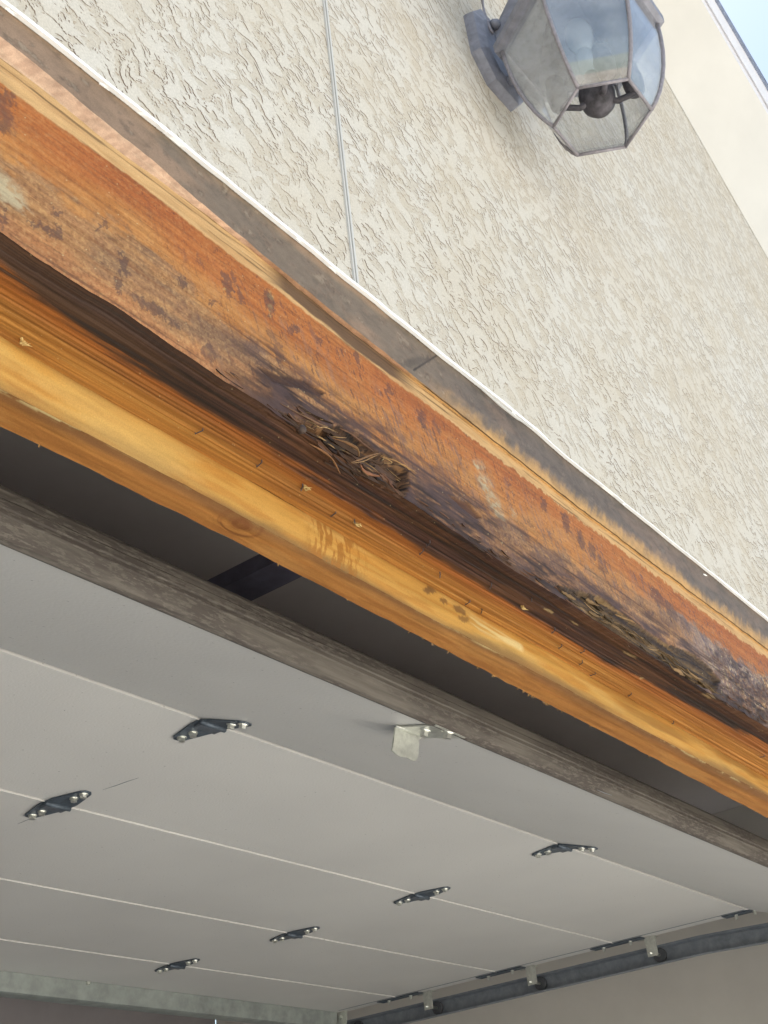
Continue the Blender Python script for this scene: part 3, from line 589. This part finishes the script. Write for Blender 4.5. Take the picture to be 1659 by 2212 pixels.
# ------------------------------------------------------------------ front wall
wall = empty('stucco_wall', (1.4, YW, -1.6), label='rough cream skip-trowel stucco front wall of the garage above the opening', cat='wall')
def rl(p, q, y):   # measured straight eave edge -> (x0,z0,slope)
    a, b = hit(*p, 1, y), hit(*q, 1, y); s = (b[2]-a[2])/(b[0]-a[0]); return lambda x: a[2]+s*(x-a[0])
e_w = rl((1428,155), (1659,560), YW)
xs = np.concatenate([np.linspace(-1.1, .3, 20), np.arange(.32, 2.1, .01), np.linspace(2.1, 3.87, 60)]); zb = zW(xs); n = len(xs)
xl, xr = -3.2, 5.4
v = [(x, YW, z) for x, z in zip(xs, zb)]+[(x, YW, e_w(x)+.02) for x in xs]+[(x, YB+.001, z) for x, z in zip(xs, zb)]
f = [(i, i+1, n+i+1, n+i) for i in range(n-1)]+[(i+1, i, 2*n+i, 2*n+i+1) for i in range(n-1)]
mb = MB().add(v, f)
zA = e_w(-1.1)
mb.add([(xl, YW, -1.6), (-1.1, YW, -1.6), (-1.1, YW, zb[0]), (-1.1, YW, zA), (xl, YW, zA-1.3), (-1.1, YW+.2, -1.6), (-1.1, YW+.2, zb[0])], [(0, 1, 2, 3, 4), (1, 5, 6, 2)])
mb.add([(3.87, YW, -1.6), (xr, YW, -1.6), (xr, YW, e_w(xr)), (3.87, YW, e_w(3.87)+.02), (3.87, YW, zb[-1]), (3.87, YW+.2, -1.6), (3.87, YW+.2, zb[-1]), (xr, 4.3, -1.6), (xr, 4.3, e_w(xr))], [(0, 1, 2, 3, 4), (5, 0, 4, 6), (1, 7, 8, 2)])
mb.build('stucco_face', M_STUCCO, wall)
# wall behind the stucco (above the beam) so nothing is open
MB().box((-3.1, YF+.03, .872), (5.3, .66, 1.30)).build('wall_framing', M_BACK, wall)
# white casing bead with chips
xb = np.arange(-1.06, 3.86, .004); z = zW(xb); wd = .0028+.0018*(fbm(xb*14, xb*0, 3, 3)-.3); chip = (vn(xb*55, xb*0+3, 9) > .93)*.0012
xdark = hit(1160, 935, 1, YW)[0]; thin = sm(xdark, xdark+.04, xb)*sm(hit(1590, 1280, 1, YW)[0], hit(1500,1215,1,YW)[0], xb)
wd = wd*(1-.75*thin); n = len(xb)
v = [(x, YW-.0025, a-.0012+c) for x, a, c in zip(xb, z, chip)]+[(x, YW-.0025, a+w_) for x, a, w_ in zip(xb, z, wd)]+[(x, YW+.004, a+w_) for x, a, w_ in zip(xb, z, wd)]+[(x, YB-.001, a-.0008) for x, a in zip(xb, z)]
f = []
for i in range(n-1): f += [(i, i+1, n+i+1, n+i), (n+i, n+i+1, 2*n+i+1, 2*n+i), (i+1, i, 3*n+i, 3*n+i+1)]
mobj('casing_bead', v, f, M_WHITE, wall)
# loose lifted length of bead and torn white bits
pts = [hit(*p, 1, YW-.004) for p in ((1040,838), (1080,872), (1115,900), (1150,922))]
MB().tube([p-np.array([0, 0, .002]) for p in pts], [.0006, .0016, .0014, .0005], 6).build('loose_bead', M_CREAM, wall)
for px, py in ((215,180), (345,272), (12,18), (712,578), (1345,1088), (1520,1240), (640,515), (1105,890)):
    q = Vector(hit(px, py, 1, YW-.004)); m = MB()
    for k in range(3): m.tube([q, q+Vector((random.uniform(.001, .005), -.001, random.uniform(-.003, .001))), q+Vector((random.uniform(.004, .009), -.002, random.uniform(-.006, .001)))], [.0008, .0006, .0002], 5)
    m.build('paint_shred', M_WHITE, wall)
# control joint: narrow white bead with a groove
x0 = hit(768, 610, 1, YW)[0]; zbj = float(zW(x0)); m = MB()
for dx, w_ in ((-.0032, .0009), (.0018, .0014)): m.box((x0+dx-w_, YW-.0022, zbj), (x0+dx+w_, YW+.001, 3.6))
m.build('control_joint', M_CREAM, wall)
MB().box((x0-.0022, YW-.0006, zbj), (x0+.0003, YW+.001, 3.6)).build('joint_groove', noisy('joint groove', (.42, .40, .37), .1), wall)
# ------------------------------------------------------------------ eave / roof
roof = empty('sloping_roof_eave', (2.3, .4, 2.6), label='cream boxed roof eave with white fascia sloping down at the upper right against the sky', cat='roof')
def rl2(p, q, y):   # edge follows the wall line outside the measured stretch
    g = rl(p, q, y); return lambda x: e_w(x)+g(np.clip(x, 2.0, 2.75))-e_w(np.clip(x, 2.0, 2.75))
e_2 = rl2((1515,0), (1659,248), .345); e_m = rl2((1530,0), (1659,222), .333); e_3 = rl2((1543,0), (1659,198), .325); e_4 = rl2((1551,0), (1659,184), .318)
X0, X1 = -1.2, 5.6
def strip(name, a, b, m):
    (fa, ya), (fb_, yb_) = a, b; xs = np.linspace(X0, X1, 70); n = len(xs)
    v = [(x, ya, float(fa(x))) for x in xs]+[(x, yb_, float(fb_(x))) for x in xs]
    return mobj(name, v, [(i, i+1, n+i+1, n+i) for i in range(n-1)], m, roof, smooth=True)
strip('soffit_lip', (lambda x: e_w(x)-.003, YW-.001), (lambda x: e_w(x)+.002, YW-.006), M_CREAM)
strip('soffit', (lambda x: e_w(x)+.002, YW-.006), (e_2, .345), M_CREAM)
strip('fascia', (e_2, .345), (lambda x: e_m(x), .341), M_TRIMW); strip('fascia_upper', (lambda x: e_m(x)-.006, .336), (e_3, .325), M_TRIMW)
strip('fascia_step', (lambda x: e_m(x), .341), (lambda x: e_m(x)-.006, .336), M_TRIMW)
strip('roof_edge', (e_3, .319), (e_4, .316), M_TILE); strip('roof_edge_lip', (e_3, .325), (e_3, .319), M_TILE)
e5 = lambda x: e_4(x)+.03
xs = np.linspace(X0, X1, 30); n = len(xs)
v = [(x, .316, float(e_4(x))) for x in xs]+[(x, .40, float(e5(x))) for x in xs]+[(x, 4.6, float(e5(x))) for x in xs]
mobj('roof_covering', v, [(i, i+1, n+i+1, n+i) for i in range(n-1)]+[(n+i, n+i+1, 2*n+i+1, 2*n+i) for i in range(n-1)], M_TILE, roof)
mobj('roof_slope', [(X0, .316, float(e_4(X0))), (X0, 4.6, float(e_4(X0))), (-4.5, 4.6, float(e_4(X0))-2), (-4.5, .316, float(e_4(X0))-2)], [(0, 1, 2, 3)], M_TILE, roof)
# ------------------------------------------------------------------ garage interior
def thing(name, mb, m, label, cat, **k): o = mb.build(name, m); return tag(o, label=label, cat=cat, **k)
thing('garage_ceiling', MB().box((-1.6, .67, 1.305), (4.34, 4.24, 1.36)), M_CEIL, 'dark unlit garage ceiling seen in the gap above the raised door', 'ceiling')
thing('side_wall', MB().box((4.3, .67, -1.6), (4.36, 4.2, 1.303)), M_SIDE, 'plain light grey side wall inside the garage behind the door track', 'wall')
thing('back_wall', MB().box((-1.6, 4.204, -1.6), (4.298, 4.26, 1.303)), M_BACK, 'dark back wall of the garage below the far end of the raised door', 'wall')
thing('far_side_wall', MB().box((-1.66, .67, -1.6), (-1.602, 4.2, 1.303)), M_SIDE, 'light side wall of the garage on the side away from the door track', 'wall')
tag(MB().box((-1.6, .2, -1.62), (4.3, 4.2, -1.596)).build('garage_floor', M_CONC), kind='structure')
tag(MB().box((-7, -9, -1.63), (9, .196, -1.60)).build('driveway', M_CONC), kind='structure')
g = MB().add([(-200, -200, -1.64), (200, -200, -1.64), (200, 200, -1.64), (-200, 200, -1.64)], [(0, 1, 2, 3)]).build('ground', M_GROUND); tag(g, kind='structure')
thing('opener_rail', MB().prism([(.68, 1.0), (4.1, 1.0), (4.1, 1.03), (.68, 1.03)], 1.315, 1.385), M_RAIL, 'black opener rail crossing the dark gap between beam and raised door', 'rail')
# ------------------------------------------------------------------ garage door
DX0, DX1 = -1.06, 3.812
door = empty('garage_door', (1.4, 2.2, .83), label='grey sectional garage door raised flat overhead, hinged inner side facing down', cat='garage door')
SY = [1.386, 1.862, 2.325, 2.768, 3.235]; ZDOOR = .829
S0 = (.955, .693)
# tilted bottom section
d = np.array([SY[0]-S0[0], ZDOOR-S0[1]]); L = np.linalg.norm(d); d /= L; nn = np.array([-d[1], d[0]])
def tp(s, h): return (S0[0]+d[0]*s+nn[0]*h, S0[1]+d[1]*s+nn[1]*h)
MB().prism([tp(.0, 0), tp(L-.004, 0), tp(L-.004, .045), tp(0, .045)], DX0, DX1).build('bottom_panel', M_DOOR, door, bevel=.0015)
for k in range(4):
    y0, y1 = SY[k], SY[k+1]
    MB().prism([(y0+.0010, ZDOOR-.0026), (y0+.0022, ZDOOR-.0026), (y0+.0045, ZDOOR), (y1-.0015, ZDOOR), (y1-.0015, ZDOOR+.045), (y0+.001, ZDOOR+.045)], DX0, DX1).build('door_panel', M_DOOR, door, bevel=.0008)
# end stiles seen as a fine dark line near the edge
MB().box((3.760, SY[0]+.01, ZDOOR-.0012), (3.7635, SY[4]-.2, ZDOOR+.001)).build('edge_seam', M_TRACK, door)
# rubber seal with retainer: profile between the measured lines
b0 = (.952, .6895); t0 = (.929, .7435)
prof = [b0, (.946, .6865), (.938, .6875), (.932, .693), (.9275, .699), (.9245, .7055), (.9225, .7065), (.9225, .712), (.9205, .7135), (.9205, .722), (.9215, .7235), (.9215, .7295), (.9235, .731), (.9235, .7365), (.926, .742), t0, (.936, .748), (.944, .742), (.958, .70)]
xs = np.concatenate([np.linspace(DX0, .5, 12), np.arange(.5, 3.0, .02), np.linspace(3.02, DX1, 12)])
v = []; f = []; m = len(prof)
for i, x in enumerate(xs):
    for j, (y, z_) in enumerate(prof):
        w_ = .0016*(float(fbm(x*3.1, j*.25, 12, 3))-.5); v.append((x, y+w_*.6, z_+w_))
for i in range(len(xs)-1):
    for j in range(m): f.append((i*m+j, i*m+(j+1) % m, (i+1)*m+(j+1) % m, (i+1)*m+j))
mobj('bottom_seal', v, f, M_RUB, door, smooth=False)
# hinges: two tapering leaves, knuckle, four hex bolts
def hexb(mb, c, n, r=.0068, h=.0075):
    c = Vector(c); n = Vector(n).normalized(); a = n.cross(Vector((1, .2, 0))).normalized(); b = n.cross(a)
    for rr, h0, h1, k in ((r*1.35, 0, .0015, 16), (r, .0015, h, 6)):
        vs = [c+n*h0+(a*math.cos(2*math.pi*i/k)+b*math.sin(2*math.pi*i/k))*rr for i in range(k)]+[c+n*h1+(a*math.cos(2*math.pi*i/k)+b*math.sin(2*math.pi*i/k))*rr*.95 for i in range(k)]
        mb.add(vs, [tuple(range(k, 2*k))]+[(i, (i+1) % k, k+(i+1) % k, k+i) for i in range(k)])
def leaf(sgn, dirv, nrm):     # in the (x, along dirv) plane
    pts = [(-.031, .0), (.031, .0), (.030, .022), (.021, .055), (.013, .083), (.006, .090), (-.006, .090), (-.013, .083), (-.021, .055), (-.030, .022)]
    dv, nr = Vector(dirv), Vector(nrm); o = nr*.001
    a = [Vector((x, 0, 0))+dv*s+o for x, s in pts]; b = [p+nr*.0024 for p in a]; n = len(pts)
    return MB().add(a+b, [tuple(range(n)), tuple(range(2*n-1, n-1, -1))]+[(i, (i+1) % n, n+(i+1) % n, n+i) for i in range(n)])
def hinge(x, y, z, fd, fn):
    root_loc = (x, y, z)
    h = leaf(1, (0, 1, 0), (0, 0, -1)).build('hinge', M_HINGE, door, loc=root_loc, bevel=.0006)
    leaf(-1, fd, fn).build('leaf', M_HINGE, h, loc=root_loc, bevel=.0006)
    MB().tube([(-.030, 0, -.0055), (.030, 0, -.0055)], .0052, 10).build('knuckle', M_HINGE, h, loc=root_loc, smooth=True)
    MB().box((-.024, .004, -.0085), (.026, .022, -.0034)).build('knuckle_plate', noisy('hinge strap', (.17, .19, .22), .2, (60, 60, 60), .45, .6), h, loc=root_loc, bevel=.001)
    for dv, nr in (((0, 1, 0), (0, 0, -1)), (fd, fn)):
        for s in (.048, .076):
            mb = MB(); p = Vector(dv)*s+Vector(nr)*.0034; hexb(mb, p, nr); mb.build('bolt', M_BOLT, h, loc=root_loc)
    return h
fd = (0, -d[0], -d[1]); fn = (0, d[1], -d[0]); flat = ((0, -1, 0), (0, 0, -1))
for x in (1.425, 2.640): hinge(x, SY[0], ZDOOR, fd, fn)
for x, k in ((1.478, 1), (2.694, 1), (2.705, 2), (2.672, 3)): hinge(x, SY[k], ZDOOR, *flat)
# pull bracket on the bottom section
def hitp(px, py, h):
    r = np.array([px-829.5, py-1106, F]); r = np.array([r@BX, r@BY, r@BZ]); q = (nn@np.array(S0)-h)/(nn@r[1:]); return r*q
def c4(x, y): return ((940+x*.217)*.864, (1740+y*.217)*.864)
pl = [(235,345), (690,325), (1030,470), (560,468), (330,388)]
a_ = [hitp(*c4(*p), .001) for p in pl]; b_ = [p-np.array([0, *nn])*.0025 for p in a_]; n = len(pl)
br = mobj('pull_bracket', a_+b_, [tuple(range(n)), tuple(range(2*n-1, n-1, -1))]+[(i, (i+1) % n, n+(i+1) % n, n+i) for i in range(n)], M_BRACKET, door)
tb = [(228,342), (330,360), (520,440), (528,475), (500,500), (492,640), (486,690), (470,735), (440,752), (400,735), (360,712), (280,700), (235,672), (190,630), (196,590), (212,470)]
ya = hitp(*c4(230,345), .002)[1]; a_ = [hit(*c4(*p), 1, ya-.004+.00002*p[1]) for p in tb]; n = len(tb)
mobj('bracket_tab', a_+[p+np.array([.0005, .003, .001]) for p in a_], [tuple(range(n)), tuple(range(2*n-1, n-1, -1))]+[(i, (i+1) % n, n+(i+1) % n, n+i) for i in range(n)], M_BRACKET, br)
MB().tube([hit(*c4(232,350), 1, ya-.006), hit(*c4(330,375), 1, ya-.006), hit(*c4(515,452), 1, ya-.005)], [.0015, .0022, .0015], 6).build('bracket_fold', M_BOLT, br, smooth=True)
for q in ((560,395), (825,420)):
    mb = MB(); hexb(mb, hitp(*c4(*q), .0035), fn, .0075, .010); mb.build('bolt', M_BOLT, br)
# scuffs on the door skin
for P_ in (((222,1706), (250,1697), (275,1688), (300,1680)), ((38,1780), (52,1774), (66,1768)), ((1290,1706), (1306,1713), (1322,1718))):
    q = [Vector(hitp(*p, .0002) if P_[0][0] > 1000 else hit(*p, 2, ZDOOR-.0002)) for p in P_]
    MB().tube(q, [.0003]+[.0007]*(len(q)-2)+[.0003], 5).build('scuff_mark', M_TRACK, door)
# far-end strut
MB().prism([(3.060, ZDOOR-.001), (3.066, ZDOOR-.055), (3.075, ZDOOR-.058), (3.120, ZDOOR-.058), (3.128, ZDOOR-.05), (3.132, ZDOOR-.001), (3.126, ZDOOR-.001), (3.122, ZDOOR-.052), (3.072, ZDOOR-.052), (3.066, ZDOOR-.001)], DX0, DX1-.03).build('end_strut', M_GALV, door)
mb = MB(); hexb(mb, (hit(192*1.0, 2118, 1, 3.055)[0], 3.058, ZDOOR-.004), (0, -.3, -1), .006); mb.build('bolt', M_BOLT, door)
# roller hinges along the door end
for k in range(4):
    y = SY[k]
    h = MB().box((3.768, y-.10 if k else y-.02, ZDOOR-.004), (3.808, y+.09, ZDOOR-.0012)).build('roller_hinge', M_HINGE, door, bevel=.001)
    if k:
        yy = y-.115
        MB().prism([(yy-.02, ZDOOR-.001), (yy+.02, ZDOOR-.001), (yy+.018, ZDOOR-.062), (yy-.018, ZDOOR-.062)], 3.802, 3.806).build('roller_bracket', M_BRACKET, h)
        MB().box((3.80, yy-.02, ZDOOR-.003), (3.83, yy+.055, ZDOOR-.001)).build('bracket_foot', M_BRACKET, h)
        MB().lathe([(.021, 0), (.023, .003), (.023, .010), (.021, .013)], (3.862, yy+.005, ZDOOR-.052), 0, 20).build('roller', M_BLACK, h, smooth=False)
        MB().tube([(3.79, yy+.005, ZDOOR-.052), (3.868, yy+.005, ZDOOR-.052)], .0045, 10).build('roller_stem', M_BOLT, h, smooth=True)
    for s in (-.012 if not k else -.05, .05):
        mb = MB(); hexb(mb, (3.79, y+s, ZDOOR-.004), (0, 0, -1), .005, .012); mb.build('bolt', M_BOLT, h)
# end bracket at the top corner
c = MB().prism([(3.02, ZDOOR), (3.10, ZDOOR), (3.09, ZDOOR-.08), (3.03, ZDOOR-.08)], 3.79, 3.794).build('top_bracket', M_BRACKET, door)
MB().lathe([(.021, 0), (.023, .003), (.023, .010), (.021, .013)], (3.862, 3.03, ZDOOR-.052), 0, 20).build('roller', M_BLACK, c)
mb = MB(); hexb(mb, (3.79, 3.05, ZDOOR-.02), (-1, 0, 0), .006); mb.build('bolt', M_BOLT, c)
# ------------------------------------------------------------------ track
tr = empty('door_track', (3.88, 2.2, .80), label='dark galvanised horizontal track holding the rollers along the right end of the raised door', cat='track')
tpz = [(3.850, .836), (3.868, .836), (3.886, .830), (3.886, .772), (3.868, .764), (3.850, .766), (3.850, .769), (3.867, .7675), (3.883, .775), (3.883, .827), (3.867, .832), (3.850, .832)]
tpz = [(x, (z_-.764)*.80+.748) for x, z_ in tpz]
ys = [1.06, 1.10, 1.2, 1.35, 1.6, 2.2, 4.15]; dz = [-.13, -.10, -.05, -.012, 0, 0, 0]; v = []; f = []; m = len(tpz)
for y, q in zip(ys, dz): v += [(x, y, z_+q) for x, z_ in tpz]
for i in range(len(ys)-1):
    for j in range(m): f.append((i*m+j, i*m+(j+1) % m, (i+1)*m+(j+1) % m, (i+1)*m+j))
mobj('rail', v, f, M_TRACK, tr)
MB().box((3.70, .70, 0), (3.704, .73, .3)).build('hanger_post', M_TRACK, tr)
MB().box((3.898, 3.28, .835), (3.902, 3.31, 1.303)).build('hanger', M_TRACK, tr)
MB().box((3.8875, 3.28, .775), (3.897, 3.315, .90)).build('hanger_plate', M_GALV, tr)
MB().box((3.84, 1.08, -1.596), (3.845, 1.12, .70)).build('upright', M_TRACK, tr)
# ------------------------------------------------------------------ lantern
AX, AY = 1.183, .359
lamp = empty('wall_lantern', (1.19, YW, 1.615), label='hexagonal glass wall lantern with dark bronze metal bars coloured grey for haze mounted on the cream stucco', cat='wall lamp')
def hexr(R, z_): return [Vector((AX+R*math.cos(math.radians(60*k)), AY+R*math.sin(math.radians(60*k)), z_)) for k in range(6)]
PR = [(.0700, 1.350), (.0800, 1.366), (.0895, 1.385), (.0985, 1.410), (.1060, 1.437), (.1120, 1.468), (.1155, 1.500), (.1170, 1.532)]
rings = [hexr(R, z_) for R, z_ in PR]
for k in range(6):
    a = [r[k] for r in rings]; b = [r[(k+1) % 6] for r in rings]; k2 = (k+1) % 6
    v = []; f = []
    for i in range(len(rings)):
        e = (b[i]-a[i]).normalized()*.0015; nrm = Vector((math.cos(math.radians(60*k+30)), math.sin(math.radians(60*k+30)), 0))*.0022
        v += [a[i]+e-nrm*.2, b[i]-e-nrm*.2, b[i]-e-nrm, a[i]+e-nrm]
    for i in range(len(rings)-1):
        p, q = i*4, i*4+4
        f += [(p, p+1, q+1, q), (p+2, p+3, q+3, q+2), (p+1, p+2, q+2, q+1), (p+3, p, q, q+3)]
    f += [(3, 2, 1, 0), tuple(range(len(v)-4, len(v)))]
    mobj('glass_pane', v, f, M_GLASS, lamp)
    MB().tube(a, .0030, 8).build('corner_came', M_BRONZE2, lamp, smooth=True)
    MB().tube([a[0], b[0]], .0026, 8).build('bottom_came', M_BRONZE2, lamp, smooth=True)
cap = [(.119, 1.529), (.128, 1.532), (.129, 1.546), (.126, 1.551), (.098, 1.600), (.070, 1.640), (.045, 1.662), (.020, 1.675)]
v = []; f = []
for R, z_ in cap: v += hexr(R, z_)
for i in range(len(cap)-1):
    for k in range(6): f.append((i*6+k, i*6+(k+1) % 6, (i+1)*6+(k+1) % 6, (i+1)*6+k))
f.append(tuple(range(len(v)-6, len(v))))
# inner rim of the cap, so light still enters from the open underside only round the glass
n0 = len(v); v += hexr(.112, 1.529); f += [((k+1) % 6, k, n0+k, n0+(k+1) % 6) for k in range(6)]
v += hexr(.112, 1.545); f += [(n0+(k+1) % 6, n0+k, n0+6+k, n0+6+(k+1) % 6) for k in range(6)]
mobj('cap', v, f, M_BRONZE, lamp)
# arm: leaves the plate, rises outward and turns over to the top of the cap
ap = [(1.19, .500, 1.628), (1.19, .488, 1.645), (1.19, .465, 1.678), (1.19, .441, 1.709), (1.189, .415, 1.742), (1.188, .395, 1.762), (1.186, .375, 1.768), (AX, AY, 1.758), (AX, AY, 1.735)]
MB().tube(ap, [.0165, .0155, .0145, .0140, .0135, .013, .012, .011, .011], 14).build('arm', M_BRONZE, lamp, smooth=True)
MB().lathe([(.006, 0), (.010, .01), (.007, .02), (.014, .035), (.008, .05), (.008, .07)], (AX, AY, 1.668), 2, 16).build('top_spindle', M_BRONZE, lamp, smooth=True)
# back plate: bevelled elongated octagon
oc = [(-.036, .090), (.036, .090), (.066, .052), (.066, -.050), (.030, -.092), (-.008, -.090), (-.050, -.072), (-.070, -.045), (-.070, .055)]
oc = [(-.034, .088), (.034, .088), (.068, .046), (.068, -.046), (.034, -.090), (-.034, -.090), (-.068, -.046), (-.068, .046)]
cx, cz = 1.190, 1.614; v = []; f = []
for s, y in ((1, YW+.002), (1, YW-.006), (.97, YW-.017), (.72, YW-.024)): v += [(cx+x*s, y, cz+z_*s) for x, z_ in oc]
for i in range(3):
    for k in range(8): f.append((i*8+k, i*8+(k+1) % 8, (i+1)*8+(k+1) % 8, (i+1)*8+k))
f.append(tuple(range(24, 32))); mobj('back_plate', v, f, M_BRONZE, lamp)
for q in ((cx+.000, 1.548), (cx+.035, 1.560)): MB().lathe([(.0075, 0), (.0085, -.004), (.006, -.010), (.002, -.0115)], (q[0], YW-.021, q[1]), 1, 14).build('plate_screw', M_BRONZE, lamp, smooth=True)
kk = 250/1659*.864
cp = [Vector(hit(1100*.864+x*kk, y*kk, 1, yy)) for x, y, yy in ((690,-260,.500), (700,0,.497), (740,230,.490), (830,470,.484), (880,560,.483))]
MB().tube(cp, [.0025, .0028, .0028, .0024, .002], 8).build('ground_wire', M_BRONZE2, lamp, smooth=True)
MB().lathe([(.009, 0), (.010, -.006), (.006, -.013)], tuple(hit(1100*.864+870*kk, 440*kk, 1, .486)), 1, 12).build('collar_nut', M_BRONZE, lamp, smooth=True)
# socket cluster
cl = MB().lathe([(.004, -.036), (.016, -.030), (.0235, -.020), (.0262, -.006), (.0262, .006), (.022, .018), (.014, .028), (.010, .034), (.010, .05)], (AX+.004, AY, 1.402), 2, 24).build('socket_hub', M_FINIAL, lamp, smooth=True)
for sx, sy in ((.024, -.050), (-.028, .046), (-.032, -.034)):
    px, py = AX+sx, AY+sy
    MB().lathe([(.006, -.020), (.0135, -.014), (.0150, .0), (.0155, .010), (.013, .024), (.0125, .040)], (px, py, 1.402), 2, 16).build('candle_cup', M_FINIAL, cl, smooth=True)
    MB().tube([(AX, AY, 1.392), (AX+sx*.5, AY+sy*.5, 1.378), (px, py, 1.386)], .0048, 8).build('cup_arm', M_FINIAL, cl, smooth=True)
MB().lathe([(.012, 0), (.0125, .045), (.012, .046)], (AX, AY, 1.448), 2, 16).build('centre_socket', M_BULB, cl, smooth=True)
MB().lathe([(.010, 0), (.012, .006), (.019, .024), (.0215, .042), (.019, .058), (.012, .070), (.004, .076)], (AX, AY, 1.494), 2, 20).build('bulb', M_BULB, cl, smooth=True)
